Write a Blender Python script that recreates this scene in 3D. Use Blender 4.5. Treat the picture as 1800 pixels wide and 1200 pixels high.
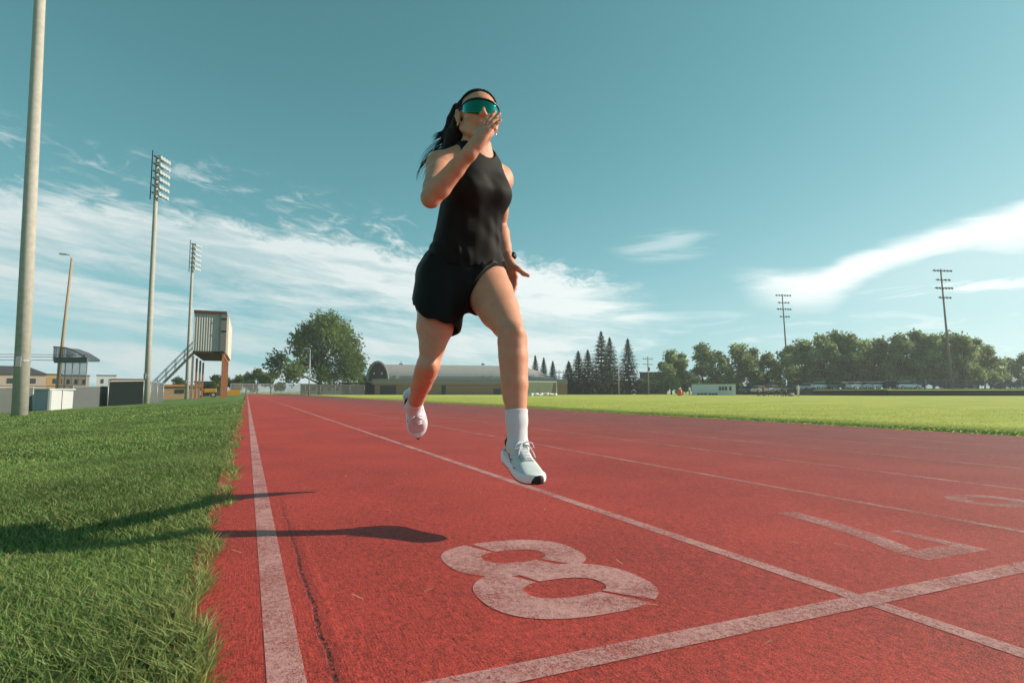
import bpy, bmesh, math, random
import numpy as np
from mathutils import Vector, Matrix
random.seed(4); RNG = np.random.default_rng(7)
S = bpy.context.scene
for o in list(bpy.data.objects): bpy.data.objects.remove(o)
COL = S.collection
R_ = math.radians

# ------------------------------------------------------------------ camera
YAW, PITCH, CAMZ, FPX = R_(24.9), R_(5.08), 0.46, 1000.0
cam = bpy.data.cameras.new('camera'); camo = bpy.data.objects.new('camera', cam); COL.objects.link(camo)
cam.sensor_width = 36; cam.lens = 20.0; cam.clip_start = .05; cam.clip_end = 8000
camo.location = (0, 0, CAMZ); camo.rotation_euler = (R_(90) + PITCH, 0, -YAW)
S.camera = camo
# ------------------------------------------------------------------ light
SUN_BEARING, SUN_EL = R_(103), R_(27)
sd = bpy.data.lights.new('sun', 'SUN'); sd.energy = 5.0; sd.angle = R_(.53); sd.color = (1, .86, .68)
so = bpy.data.objects.new('sun', sd); COL.objects.link(so); so.location = (30, 0, 40)
sunv = Vector((math.sin(SUN_BEARING)*math.cos(SUN_EL), math.cos(SUN_BEARING)*math.cos(SUN_EL), math.sin(SUN_EL)))
so.rotation_euler = sunv.to_track_quat('Z', 'Y').to_euler()
S.view_settings.view_transform = 'Standard'; S.view_settings.look = 'None'
S.view_settings.exposure = 0.3; S.view_settings.gamma = 1
SKY_STRENGTH = .10

# photo bearings -> world (used to survey where things stand)
cF = np.array([math.sin(YAW)*math.cos(PITCH), math.cos(YAW)*math.cos(PITCH), math.sin(PITCH)])
cR = np.array([math.cos(YAW), -math.sin(YAW), 0.]); cU = np.cross(cR, cF)
CAM = np.array([0, 0, CAMZ])
def ray(px, py): return cF + cR*(px-900)/FPX - cU*(py-600)/FPX
def at(px, py, d): return CAM + ray(px, py)*d
def azel(px, py):
    r = ray(px, py); r = r/np.linalg.norm(r)
    xr = r[0]*math.cos(YAW)-r[1]*math.sin(YAW); yf = r[0]*math.sin(YAW)+r[1]*math.cos(YAW)
    return math.atan2(xr, yf), math.asin(r[2])
LANE0, LANE = .075, 1.245
TS = -.017
def track_z(x): return TS*(x-.07)
INNER = LANE0+8*LANE+.06
def ground_z(x):
    if x < -.06: return -.02-.05*min(-x, 14)
    if x < INNER: return track_z(x)-.03
    return track_z(INNER)-.005
def spot(px, d, z=None):
    p = at(px, 689, d); return (p[0], p[1], ground_z(p[0]) if z is None else z)

# ------------------------------------------------------------------ node helpers
class N:
    """tiny expression wrapper round shader sockets"""
    def __init__(s, nt, sock): s.nt, s.s = nt, sock
    def _m(s, op, *a):
        n = s.nt.nodes.new('ShaderNodeMath'); n.operation = op
        for i, v in enumerate((s,)+a):
            if isinstance(v, N): s.nt.links.new(v.s, n.inputs[i])
            else: n.inputs[i].default_value = v
        return N(s.nt, n.outputs[0])
    def __add__(s, o): return s._m('ADD', o)
    __radd__ = __add__
    def __sub__(s, o): return s._m('SUBTRACT', o)
    def __rsub__(s, o): return (s*-1)+o
    def __mul__(s, o): return s._m('MULTIPLY', o)
    __rmul__ = __mul__
    def __truediv__(s, o): return s._m('DIVIDE', o)
    def max(s, o): return s._m('MAXIMUM', o)
    def min(s, o): return s._m('MINIMUM', o)
    def pow(s, o): return s._m('POWER', o)
    def abs(s): return s._m('ABSOLUTE')
    def sin(s): return s._m('SINE')
    def step(s, a, b):
        n = s.nt.nodes.new('ShaderNodeMapRange'); n.interpolation_type = 'SMOOTHSTEP'
        s.nt.links.new(s.s, n.inputs[0]); n.inputs[1].default_value = a; n.inputs[2].default_value = b
        return N(s.nt, n.outputs[0])
    def curve(s, pts):
        """piecewise-linear function of s through pts [(x,y)..]"""
        lo, hi = pts[0][0], pts[-1][0]; ys = [p[1] for p in pts]; y0, y1 = min(ys), max(ys)+1e-9
        n = s.nt.nodes.new('ShaderNodeFloatCurve'); c = n.mapping.curves[0]
        while len(c.points) < len(pts): c.points.new(.5, .5)
        for p, q in zip(c.points, pts):
            p.location = ((q[0]-lo)/(hi-lo), (q[1]-y0)/(y1-y0)); p.handle_type = 'AUTO_CLAMPED'
        n.mapping.update()
        s.nt.links.new(((s-lo)/(hi-lo)).s, n.inputs[1])
        return N(s.nt, n.outputs[0])*(y1-y0)+y0
def combine(nt, x, y, z):
    n = nt.nodes.new('ShaderNodeCombineXYZ')
    for i, v in enumerate((x, y, z)):
        if isinstance(v, N): nt.links.new(v.s, n.inputs[i])
        else: n.inputs[i].default_value = v
    return n.outputs[0]
def noise(nt, vec, scale, detail=4, rough=.55, dist=0):
    n = nt.nodes.new('ShaderNodeTexNoise'); n.inputs['Scale'].default_value = scale
    n.inputs['Detail'].default_value = detail; n.inputs['Roughness'].default_value = rough
    n.inputs['Distortion'].default_value = dist
    if vec is not None: nt.links.new(vec, n.inputs['Vector'])
    return N(nt, n.outputs['Fac'])
def mixc(nt, fac, a, b, mode='MIX'):
    n = nt.nodes.new('ShaderNodeMix'); n.data_type = 'RGBA'; n.blend_type = mode
    for i, v in ((0, fac), (6, a), (7, b)):
        if isinstance(v, N): nt.links.new(v.s, n.inputs[i])
        elif isinstance(v, bpy.types.NodeSocket): nt.links.new(v, n.inputs[i])
        elif i == 0: n.inputs[0].default_value = v
        else: n.inputs[i].default_value = (*v, 1)
    return n.outputs[2]
def xyz(nt, vec):
    n = nt.nodes.new('ShaderNodeSeparateXYZ'); nt.links.new(vec, n.inputs[0])
    return [N(nt, o) for o in n.outputs]

# ------------------------------------------------------------------ world: sky and clouds by direction
W = bpy.data.worlds.new('World'); S.world = W; W.use_nodes = True
nt = W.node_tree; nt.nodes.clear()
out = nt.nodes.new('ShaderNodeOutputWorld'); bg = nt.nodes.new('ShaderNodeBackground'); nt.links.new(bg.outputs[0], out.inputs[0])
bg.inputs[1].default_value = SKY_STRENGTH
sky = nt.nodes.new('ShaderNodeTexSky'); sky.sky_type = 'NISHITA'; sky.sun_disc = False
sky.sun_elevation = SUN_EL; sky.sun_rotation = SUN_BEARING; sky.air_density = 1.0; sky.dust_density = .6; sky.ozone_density = 1.0
tc = nt.nodes.new('ShaderNodeTexCoord')
dx, dy, dz = xyz(nt, tc.outputs['Generated'])
xr = dx*math.cos(YAW)-dy*math.sin(YAW); yf = dx*math.sin(YAW)+dy*math.cos(YAW)
az = xr._m('ARCTAN2', yf); el = dz._m('ARCSINE')
zz = dz.max(0)+.10
qx, qy = xr/zz, yf/zz
ca, sa = math.cos(R_(15)), math.sin(R_(15))
along = qx*sa+qy*ca; across = qx*ca-qy*sa            # cloud streets run towards a bearing right of the view
n_big = noise(nt, combine(nt, along*.30, across*.9, 0), 1.3, 5, .6, .4)
n_str = noise(nt, combine(nt, az*2.6, (el+az*.11)*21, 3), 1.0, 6, .62, .35)
n_rip = noise(nt, combine(nt, az*9, (el+az*.16)*40, 9), 1.0, 5, .65, .6)
n_fin = noise(nt, combine(nt, along*2.2, across*3.2, 7), 3.2, 5, .65, .6)
n_wisp = noise(nt, combine(nt, az*5, el*34, 1), 1.0, 6, .62, .8)
def track_pts(pts): return [azel(*p) for p in pts]
# big bank on the left
e_left = az.curve([(-1.4, .62)]+track_pts([(0, 292), (150, 322), (300, 345), (450, 375), (600, 398), (720, 425), (900, 440), (1000, 462), (1135, 487)])+[(.6, .10)])
depth_l = e_left+(n_fin-.5)*.055+(n_str-.5)*.05-el
bank = (depth_l+(n_fin-.5)*.05).step(0, .045)
right_end = azel(1135, 500)[0]
fade_r = ((right_end-az)+(n_wisp-.5)*.5).step(-.06, .16)
core = depth_l.step(.16, .02)*.55                      # brightest just under the upper edge
strk = n_str.step(.38, .62)
lowgap = (el-.02).step(.34, .06)                        # the sheet opens into separate bands lower down
hip = (az-azel(860, 480)[0]).step(0, .06)*.34
dens_l = bank*fade_r*((core+.20+hip+strk*.50+n_rip.step(.42, .62)*.22-lowgap*(1-strk)*.30).max(0).min(.96))
# lone puffs above the bank
e_up = az.curve([(-1.4, .75)]+track_pts([(0, 235), (150, 278), (330, 310), (450, 332), (560, 368), (700, 402), (800, 425)])+[(.6, .2)])
dens_u = ((el-e_up).abs()*-1+.035+(n_fin-.5)*.05).step(0, .05)*n_fin.step(.47, .66)*.55*((azel(780, 400)[0]-az).step(0, .1))
# bright swept cloud on the right
e_r = az.curve([(-.6, .20)]+track_pts([(1100, 425), (1260, 466), (1330, 474), (1420, 478), (1500, 448), (1600, 418), (1700, 386), (1800, 356)])+[(1.5, .62)])
dr = e_r+(n_wisp-.5)*.022+(n_rip-.5)*.020-el
thick = az.curve([(-.6, .02)]+[(azel(p, 450)[0], v) for p, v in ((1260, .025), (1340, .050), (1450, .050), (1600, .032), (1800, .055))]+[(1.5, .12)])
dens_r = (dr+.004).step(-.006, .018)*((thick-dr+(n_rip-.5)*.04)/thick).step(-.5, .45)*(az-azel(1262, 470)[0]+(n_wisp-.5)*.15).step(0, .14)*.98
veil_r = (dr+.0).step(0, .05)*(az-azel(1330, 470)[0]).step(0, .25)*.22*(el-.08).step(0, .1)*dr.step(.3, .05)
# faint patch and low horizon streaks
patch = (((az-azel(1170, 432)[0])*(1/.10)).pow(2)+((el-azel(1170, 432)[1])*(1/.030)).pow(2))
dens_p = patch.step(1.2, 0)*n_wisp.step(.42, .7)*.4
low = (el-.02).abs().step(.18, 0)*(n_wisp+.05*n_str).step(.58, .70)*(az+.25).step(0, .3)*.6
low2 = ((el-azel(1600, 512)[1]+(n_wisp-.5)*.03).abs()).step(.013, .002)*(az-azel(1480, 512)[0]).step(-.03, .1)*n_wisp.step(.38, .55)*.8
cloud = dens_l.max(dens_u).max(dens_r).max(veil_r).max(dens_p).max(low).max(low2)
cloud = cloud*(yf+.3).step(0, .5)
lum = nt.nodes.new('ShaderNodeRGBToBW'); nt.links.new(sky.outputs[0], lum.inputs[0]); lum = N(nt, lum.outputs[0])
lum = lum*1.14/(lum*.060+1)                                  # haze near the sun is compressed as film would
pale = lum.step(1.0, 7.5)
teal = mixc(nt, 1.0, mixc(nt, pale, (.40, 1.28, 1.46), (.80, 1.13, 1.15)), combine(nt, lum, lum, lum), 'MULTIPLY')
tint = mixc(nt, .93, sky.outputs[0], teal)
az_sun = azel(1800, 400)[0]
lit = az.step(-.8, 1.0)
ccol = mixc(nt, lit, (6.0, 6.7, 6.7), (9.2, 9.8, 9.6))
final = mixc(nt, cloud, tint, ccol)
nt.links.new(final, bg.inputs[0])

# ------------------------------------------------------------------ materials
MATS = {}
def mat(name, col=(.5, .5, .5), rough=.6, metal=0, spec=.4, var=0, vscale=8, bump=0, bscale=60, sss=0, attr=None, transl=0, aniso=None):
    if name in MATS: return MATS[name]
    m = bpy.data.materials.new(name); m.use_nodes = True; MATS[name] = m
    nt = m.node_tree; b = nt.nodes['Principled BSDF']
    b.inputs['Base Color'].default_value = (*col, 1); b.inputs['Roughness'].default_value = rough
    b.inputs['Metallic'].default_value = metal; b.inputs['Specular IOR Level'].default_value = spec
    tc = nt.nodes.new('ShaderNodeTexCoord'); vec = tc.outputs['Object']
    if aniso:
        mp = nt.nodes.new('ShaderNodeMapping'); nt.links.new(vec, mp.inputs[0]); mp.inputs['Scale'].default_value = aniso; vec = mp.outputs[0]
    c = None
    if attr:
        a = nt.nodes.new('ShaderNodeAttribute'); a.attribute_name = attr; c = a.outputs['Color']
    if var:
        n = noise(nt, vec, vscale, 5)
        k = (n-.5)*(2.4*var)+1
        kc = combine(nt, k, k, k)
        c = mixc(nt, 1.0, c if c is not None else col, kc, 'MULTIPLY')
    if c is not None: nt.links.new(c, b.inputs['Base Color'])
    if bump:
        n = noise(nt, vec, bscale, 4, .6); bn = nt.nodes.new('ShaderNodeBump'); bn.inputs['Strength'].default_value = bump
        bn.inputs['Distance'].default_value = .01
        nt.links.new(n.s, bn.inputs['Height']); nt.links.new(bn.outputs[0], b.inputs['Normal'])
    if sss:
        b.inputs['Subsurface Weight'].default_value = sss; b.inputs['Subsurface Radius'].default_value = (.9, .32, .16); b.inputs['Subsurface Scale'].default_value = .012
    if transl:
        t = nt.nodes.new('ShaderNodeBsdfTranslucent'); mx = nt.nodes.new('ShaderNodeMixShader'); mx.inputs[0].default_value = transl
        if c is not None: nt.links.new(c, t.inputs[0])
        else: t.inputs[0].default_value = (*col, 1)
        o = nt.nodes['Material Output']
        nt.links.new(b.outputs[0], mx.inputs[1]); nt.links.new(t.outputs[0], mx.inputs[2]); nt.links.new(mx.outputs[0], o.inputs[0])
    return m

# ------------------------------------------------------------------ object helpers
def tag(o, label=None, cat=None, group=None, kind=None):
    if label: o['label'] = label
    if cat: o['category'] = cat
    if group: o['group'] = group
    if kind: o['kind'] = kind
    return o
def empty(name, loc, label, cat, group=None, rz=0):
    o = bpy.data.objects.new(name, None); COL.objects.link(o); o.location = loc; o.rotation_euler = (0, 0, rz); o.empty_display_size = .3
    return tag(o, label, cat, group)
def mesh_np(name, V, F, m, parent=None, smooth=False, loc=None, tri=False):
    """V (n,3) array; F (k,3|4) array"""
    V = np.asarray(V, np.float32); F = np.asarray(F, np.int32)
    me = bpy.data.meshes.new(name); k = F.shape[1]
    me.vertices.add(len(V)); me.vertices.foreach_set('co', V.ravel())
    me.loops.add(F.size); me.loops.foreach_set('vertex_index', F.ravel())
    me.polygons.add(len(F)); me.polygons.foreach_set('loop_start', np.arange(0, F.size, k, dtype=np.int32))
    me.polygons.foreach_set('loop_total', np.full(len(F), k, np.int32))
    if smooth: me.polygons.foreach_set('use_smooth', np.ones(len(F), bool))
    me.update(calc_edges=True); me.validate()
    o = bpy.data.objects.new(name, me); COL.objects.link(o)
    if m: me.materials.append(m)
    if parent: o.parent = parent
    if loc is not None: o.location = loc
    return o
class MB:
    """collects simple solids, builds them as one mesh"""
    def __init__(s): s.bm = bmesh.new()
    def box(s, c, size, rz=0, bevel=0, rot=None):
        r = bmesh.ops.create_cube(s.bm, size=1); vs = r['verts']
        M = Matrix.Translation(c) @ (rot if rot else Matrix.Rotation(rz, 4, 'Z')) @ Matrix.Diagonal((*size, 1))
        bmesh.ops.transform(s.bm, matrix=M, verts=vs)
        if bevel:
            es = list({e for v in vs for e in v.link_edges}); bmesh.ops.bevel(s.bm, geom=es, offset=bevel, segments=2, affect='EDGES', profile=.6)
        return s
    def tube(s, pts, rad, n=8, caps=True):
        pts = [Vector(p) for p in pts]; rads = rad if isinstance(rad, (list, tuple)) else [rad]*len(pts)
        rings = []; prev = None
        for i, p in enumerate(pts):
            t = (pts[min(i+1, len(pts)-1)]-pts[max(i-1, 0)]).normalized()
            if prev is None:
                a = t.cross(Vector((0, 0, 1)));  a = a if a.length > .05 else t.cross(Vector((1, 0, 0)))
            else: a = prev-t*prev.dot(t)
            a.normalize(); prev = a; b = t.cross(a)
            rings.append([s.bm.verts.new(p+(a*math.cos(q)+b*math.sin(q))*rads[i]) for q in [2*math.pi*k/n for k in range(n)]])
        for A, B in zip(rings, rings[1:]):
            for k in range(n): s.bm.faces.new((A[k], A[(k+1) % n], B[(k+1) % n], B[k]))
        if caps:
            s.bm.faces.new(rings[0][::-1]); s.bm.faces.new(rings[-1])
        return s
    def prism(s, pts, d, axis='Y'):
        """polygon (2D) extruded by d; axis Y: pts are (x,z); axis Z: pts are (x,y)"""
        f = (lambda p, t: (p[0], t, p[1])) if axis == 'Y' else (lambda p, t: (p[0], p[1], t))
        A = [s.bm.verts.new(f(p, d[0])) for p in pts]; B = [s.bm.verts.new(f(p, d[1])) for p in pts]
        s.bm.faces.new(A); s.bm.faces.new(B[::-1]); n = len(pts)
        for i in range(n): s.bm.faces.new((A[i], B[i], B[(i+1) % n], A[(i+1) % n]))
        return s
    def loft(s, rings, cap=True, closed=True):
        R = [[s.bm.verts.new(p) for p in r] for r in rings]; n = len(R[0])
        for A, B in zip(R, R[1:]):
            for k in range(n if closed else n-1): s.bm.faces.new((A[k], A[(k+1) % n], B[(k+1) % n], B[k]))
        if cap: s.bm.faces.new(R[0][::-1]); s.bm.faces.new(R[-1])
        return s
    def sphere(s, c, r, sc=(1, 1, 1), seg=10):
        v = bmesh.ops.create_uvsphere(s.bm, u_segments=seg, v_segments=max(6, seg//2+1), radius=r)['verts']
        bmesh.ops.transform(s.bm, matrix=Matrix.Translation(c) @ Matrix.Diagonal((*sc, 1)), verts=v); return s
    def build(s, name, m, parent=None, smooth=False, xf=None):
        bmesh.ops.recalc_face_normals(s.bm, faces=s.bm.faces)
        if xf is not None: bmesh.ops.transform(s.bm, matrix=xf, verts=s.bm.verts)
        me = bpy.data.meshes.new(name); s.bm.to_mesh(me); s.bm.free()
        if smooth:
            for p in me.polygons: p.use_smooth = True
        me.materials.append(m); o = bpy.data.objects.new(name, me); COL.objects.link(o)
        if parent: o.parent = parent
        return o
def copy_tree(o, parent=None):
    c = o.copy(); COL.objects.link(c)
    if parent: c.parent = parent
    for ch in [x for x in bpy.data.objects if x.parent == o]: copy_tree(ch, c)
    return c

# ================================================================== GROUND
def ground_material():
    m = bpy.data.materials.new('turf'); m.use_nodes = True; nt = m.node_tree; b = nt.nodes['Principled BSDF']
    g = nt.nodes.new('ShaderNodeNewGeometry'); P = g.outputs['Position']; x, y, z = xyz(nt, P)
    n1 = noise(nt, P, .6, 6, .6); n2 = noise(nt, P, 14, 4, .7); n3 = noise(nt, P, 90, 3, .7)
    k = ((n1-.5)*.5+(n2-.5)*.5+(n3-.5)*.7)+1
    n_s = noise(nt, combine(nt, x*.10, y*.55, 0), 1, 3)
    k2 = ((n1-.5)*.3+(n2-.5)*.2+(n_s-.5)*.7+(n3-.5)*.3)+1
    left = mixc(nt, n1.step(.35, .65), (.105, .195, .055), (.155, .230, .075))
    right = mixc(nt, n1.step(.35, .65), (.390, .440, .100), (.450, .470, .115))  # infield's backlit glow put into a lighter yellow-green base
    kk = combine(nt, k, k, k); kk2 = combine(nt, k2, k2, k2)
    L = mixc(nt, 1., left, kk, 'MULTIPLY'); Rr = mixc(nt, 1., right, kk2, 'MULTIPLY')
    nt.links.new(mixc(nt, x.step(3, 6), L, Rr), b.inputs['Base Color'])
    b.inputs['Roughness'].default_value = .9; b.inputs['Specular IOR Level'].default_value = .1
    bn = nt.nodes.new('ShaderNodeBump'); bn.inputs['Strength'].default_value = .6; bn.inputs['Distance'].default_value = .03
    nt.links.new((n2+n3).s, bn.inputs['Height']); nt.links.new(bn.outputs[0], b.inputs['Normal'])
    return m
TURF = ground_material()
xs = [-4000, -800, -200, -80, -40, -25, -18, -14, -12, -10, -8, -6, -4, -3, -2, -1.5, -1, -.6, -.3, -.12, -.061, -.059, 1, 3, 5, 7, INNER-.002, INNER+.002, 13, 20, 40, 80, 120, 200, 800, 4000]
ys = [-4000, -800, -100, -20, -5, -1] + list(np.arange(0, 12, .5)) + list(range(12, 60, 4)) + list(range(60, 240, 12)) + [300, 500, 1000, 2500, 5000]
V = [(x, y, ground_z(x)) for y in ys for x in xs]; nx = len(xs)
Fq = [(j*nx+i, j*nx+i+1, (j+1)*nx+i+1, (j+1)*nx+i) for j in range(len(ys)-1) for i in range(nx-1)]
tag(mesh_np('ground', V, Fq, TURF, smooth=False), 'green turf lawn and playing field either side of the track', 'ground', kind='structure')

# ---- track
def track_material():
    m = bpy.data.materials.new('red_track_rubber'); m.use_nodes = True; nt = m.node_tree; b = nt.nodes['Principled BSDF']
    g = nt.nodes.new('ShaderNodeNewGeometry'); P = g.outputs['Position']; x, y, z = xyz(nt, P)
    fine = noise(nt, P, 260, 3, .8); mid = noise(nt, P, 70, 4, .75); big = noise(nt, P, 1.1, 6, .65)
    brush = noise(nt, combine(nt, x*260, y*22, 0), 1, 3, .7)
    grain = noise(nt, combine(nt, x*40, y*6, 0), 3, 4, .7)
    k = (1+(fine-.5)*3.8+(mid-.5)*2.2+(big-.5)*1.1+(brush-.5)*2.0+(grain-.5)*.3).max(.12)
    c = mixc(nt, 1., (.355, .036, .025), combine(nt, k, k, k), 'MULTIPLY')
    pale = noise(nt, P, 240, 2, .7).step(.62, .78)
    c = mixc(nt, pale*.45, c, (.44, .10, .08))
    falloff = x.step(.6, 7.5)*.85+(big-.5)*.5*x.step(1, 3)      # light falloff painted in: rubber darkens and browns towards the right
    c = mixc(nt, falloff.max(0).min(.92), c, mixc(nt, 1., (.185, .047, .045), combine(nt, k, k, k), 'MULTIPLY'))
    # worn crack beside the outer line
    w = (noise(nt, combine(nt, 0., y*1., 0.), 3.5, 4, .7)-.5)*.030
    cx = (x-.146-w).abs()
    along = y.curve([(-1, 1), (.9, 1), (1.9, .8), (2.6, .25), (4.5, 0), (9, 0)])
    crack = cx.step(.0065, .001)*along*noise(nt, P, 60, 4, .75).step(.40, .58)
    soft = cx.step(.022, .0)*along*noise(nt, P, 90, 4, .8).step(.35, .7)*.55
    c = mixc(nt, (crack*.8+soft).min(1), c, (.055, .010, .012))
    nt.links.new(c, b.inputs['Base Color'])
    b.inputs['Roughness'].default_value = .72; b.inputs['Specular IOR Level'].default_value = .35
    ridge = (x-.172-w).abs().step(.022, 0)*along
    h = fine*1.0+mid*.9+brush*.5-crack*1.6+ridge*.7
    bn = nt.nodes.new('ShaderNodeBump'); bn.inputs['Strength'].default_value = .75; bn.inputs['Distance'].default_value = .004
    nt.links.new(h.s, bn.inputs['Height']); nt.links.new(bn.outputs[0], b.inputs['Normal'])
    return m
def paint_material():
    m = bpy.data.materials.new('worn_white_paint'); m.use_nodes = True; nt = m.node_tree; b = nt.nodes['Principled BSDF']
    g = nt.nodes.new('ShaderNodeNewGeometry'); P = g.outputs['Position']; x, y, z = xyz(nt, P)
    fine = noise(nt, P, 260, 3, .8); mid = noise(nt, P, 70, 4, .75); big = noise(nt, P, 5, 5, .65); brush = noise(nt, combine(nt, x*260, y*22, 0), 1, 3, .7)
    old = x.step(1.2, 2.4)*.034+y.step(3, 14)*.0               # inner lanes are walked bare
    w = fine*.42+mid*.24+big*.20+brush*.14
    gone = (w+old).step(.450, .60)
    k = (1+(fine-.5)*2.2+(brush-.5)*.8).max(.3)
    c = mixc(nt, 1., (.62, .315, .30), combine(nt, k, k, k), 'MULTIPLY')
    nt.links.new(c, b.inputs['Base Color']); b.inputs['Roughness'].default_value = .75
    bn = nt.nodes.new('ShaderNodeBump'); bn.inputs['Strength'].default_value = .75; bn.inputs['Distance'].default_value = .004
    nt.links.new((fine*1.0+mid*.9).s, bn.inputs['Height']); nt.links.new(bn.outputs[0], b.inputs['Normal'])
    t = nt.nodes.new('ShaderNodeBsdfTransparent'); mx = nt.nodes.new('ShaderNodeMixShader')
    nt.links.new((gone*.88+.06).s, mx.inputs[0]); nt.links.new(b.outputs[0], mx.inputs[1]); nt.links.new(t.outputs[0], mx.inputs[2])
    nt.links.new(mx.outputs[0], nt.nodes['Material Output'].inputs[0]); return m
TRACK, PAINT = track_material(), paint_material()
YEND = 150
tx = [-.115]+[LANE0+i*LANE for i in range(9)]+[INNER]
ty = [-12, -4]+list(range(0, 30, 2))+list(range(30, YEND+1, 10))
jit = {}
V = []; F = []
for j, yy in enumerate(ty):
    for i, xx in enumerate(tx): V.append((xx, yy, track_z(xx)))
n = len(tx); F = [(j*n+i, j*n+i+1, (j+1)*n+i+1, (j+1)*n+i) for j in range(len(ty)-1) for i in range(n-1)]
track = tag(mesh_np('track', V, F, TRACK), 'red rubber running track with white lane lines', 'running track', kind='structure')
def sheet(name, polys, lift=.0012, m=PAINT, more=()):
    """flat painted polygons laid on the sloping track"""
    V, F = [], []
    bm = bmesh.new()
    for poly, up in [(p, lift) for p in polys]+[(p, lift+.0007) for p in more]:
        vs = [bm.verts.new((x, y, track_z(x)+up)) for x, y in poly]; bm.faces.new(vs)
    bmesh.ops.recalc_face_normals(bm, faces=bm.faces)
    for f in bm.faces:
        if f.normal.z < 0: f.normal_flip()
    bmesh.ops.triangulate(bm, faces=bm.faces)
    me = bpy.data.meshes.new(name); bm.to_mesh(me); bm.free(); me.materials.append(m)
    o = bpy.data.objects.new(name, me); COL.objects.link(o); o.parent = track; return o
for i in range(9):
    x = LANE0+i*LANE; w = .029 if i == 0 else .025
    sheet('lane_line', [[(x-w, -10), (x+w, -10), (x+w, YEND-1), (x-w, YEND-1)]])
sheet('start_line', [[(.104, .865), (10.0, .865), (10.0, .925), (.104, .925)]], lift=.0024)
def ring_strip(cx, cy, rx, ry, t, a0, a1, n=28, e=2.0):
    """stroke of width t along a (super)ellipse arc"""
    def pt(a, k):
        c, s_ = math.cos(a), math.sin(a)
        f = lambda v: math.copysign(abs(v)**(2/e), v)
        return (cx+(rx+k)*f(c), cy+(ry+k)*f(s_))
    A = [a0+(a1-a0)*i/n for i in range(n+1)]
    o = [pt(a, t/2) for a in A]; q = [pt(a, -t/2) for a in A]
    return [[o[i], o[i+1], q[i+1], q[i]] for i in range(n)]
# stencilled 8: two closed bowls, each broken by a slanting stencil bridge
D2 = math.radians
e8 = []
e8 += ring_strip(.715, 1.53, .150, .116, .110, D2(111), D2(292), e=2.5)
e8 += ring_strip(.715, 1.53, .150, .116, .110, D2(-56), D2(104), e=2.5)
f8 = ring_strip(.715, 1.235, .162, .122, .116, D2(-52), D2(106), e=2.5)
f8 += ring_strip(.715, 1.235, .162, .122, .116, D2(113), D2(300), e=2.5)
sheet('lane_number', e8, lift=.0012, more=f8)
# 7 and 6 face the runners, so they stand upside down from here
def flip(polys, cx, cy): return [[(2*cx-x, 2*cy-y) for x, y in p] for p in polys]
c7 = LANE0+1.5*LANE+.05
st = [(c7+.125, 1.70-.05), (c7+.05, 1.50), (c7-.01, 1.30), (c7-.04, 1.08)]
stem = []
for (x0, y0), (x1, y1) in zip(st, st[1:]): stem.append([(x0-.048, y0), (x0+.048, y0), (x1+.048, y1), (x1-.048, y1)])
bar = [[(c7-.15, 1.655), (c7+.173, 1.655), (c7+.173, 1.74), (c7-.15, 1.74)], [(c7-.15, 1.46), (c7-.10, 1.46), (c7-.085, 1.652), (c7-.15, 1.652)]]
sheet('lane_number', flip(stem+bar, c7, 1.39), lift=.0012)
c6 = LANE0+2.5*LANE+.03
e6 = ring_strip(c6, 1.235, .14, .112, .09, 0, 2*math.pi, 40, 2.4)+ring_strip(c6+.03, 1.30, .175, .385, .09, D2(88), D2(172), 20)
sheet('lane_number', flip(e6, c6, 1.39), lift=.0012)

# ---- grass blades
def blades(name, XY, h, w, base_z, colour, m, lean=.5, seg=2, seed=0, label=''):
    r = np.random.default_rng(seed); n = len(XY); a = r.uniform(0, 2*np.pi, n); h = h*r.uniform(.55, 1.25, n)
    la = r.uniform(0, 2*np.pi, n); ll = lean*h*r.uniform(.1, 1.3, n)
    sx, sy = np.cos(a)*w/2, np.sin(a)*w/2; lx, ly = np.cos(la)*ll, np.sin(la)*ll
    P = np.zeros((n, 5, 3), np.float32)
    for i, (t, q, ww) in enumerate(((0, 0, 1), (0, 0, -1), (.55, .3, .75), (.55, .3, -.75), (1, 1, 0))):
        P[:, i, 0] = XY[:, 0]+lx*q+sx*ww; P[:, i, 1] = XY[:, 1]+ly*q+sy*ww; P[:, i, 2] = base_z+h*t*(1-.25*q)
    b = np.arange(n)[:, None]*5
    F = np.concatenate([b+[[0, 1, 3]], b+[[0, 3, 2]], b+[[2, 3, 4]]])
    o = mesh_np(name, P.reshape(-1, 3), F, m, smooth=True)
    ca = o.data.color_attributes.new('tone', 'FLOAT_COLOR', 'POINT')
    c = np.ones((n, 5, 4), np.float32); c[:, :, :3] = colour[:, None, :]
    ca.data.foreach_set('color', c.ravel()); return tag(o, label, 'grass', kind='stuff')
def tones(n, seed, A, B, dry=.06):
    r = np.random.default_rng(seed); t = r.random(n)[:, None]
    c = np.array(A)*(1-t)+np.array(B)*t; c *= r.uniform(.7, 1.25, n)[:, None]
    d = r.random(n) < dry; c[d] = np.array((.26, .21, .09))*r.uniform(.7, 1.2, d.sum())[:, None]; return c
BLADE = mat('grass_blade', attr='tone', rough=.5, spec=.3, transl=.42)
def edge_x(y): return -.058+.022*np.sin(y*2.3)+.018*np.sin(y*7.1+1)+.012*np.sin(y*17)
def lawn_pts(n, y0, y1, seed):
    r = np.random.default_rng(seed); y = np.sqrt(r.uniform(y0*y0, y1*y1, n)); u = r.random(n)
    x = edge_x(y)-u*(y*.52+.35); return np.stack([x, y], 1)
parts = []
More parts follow.
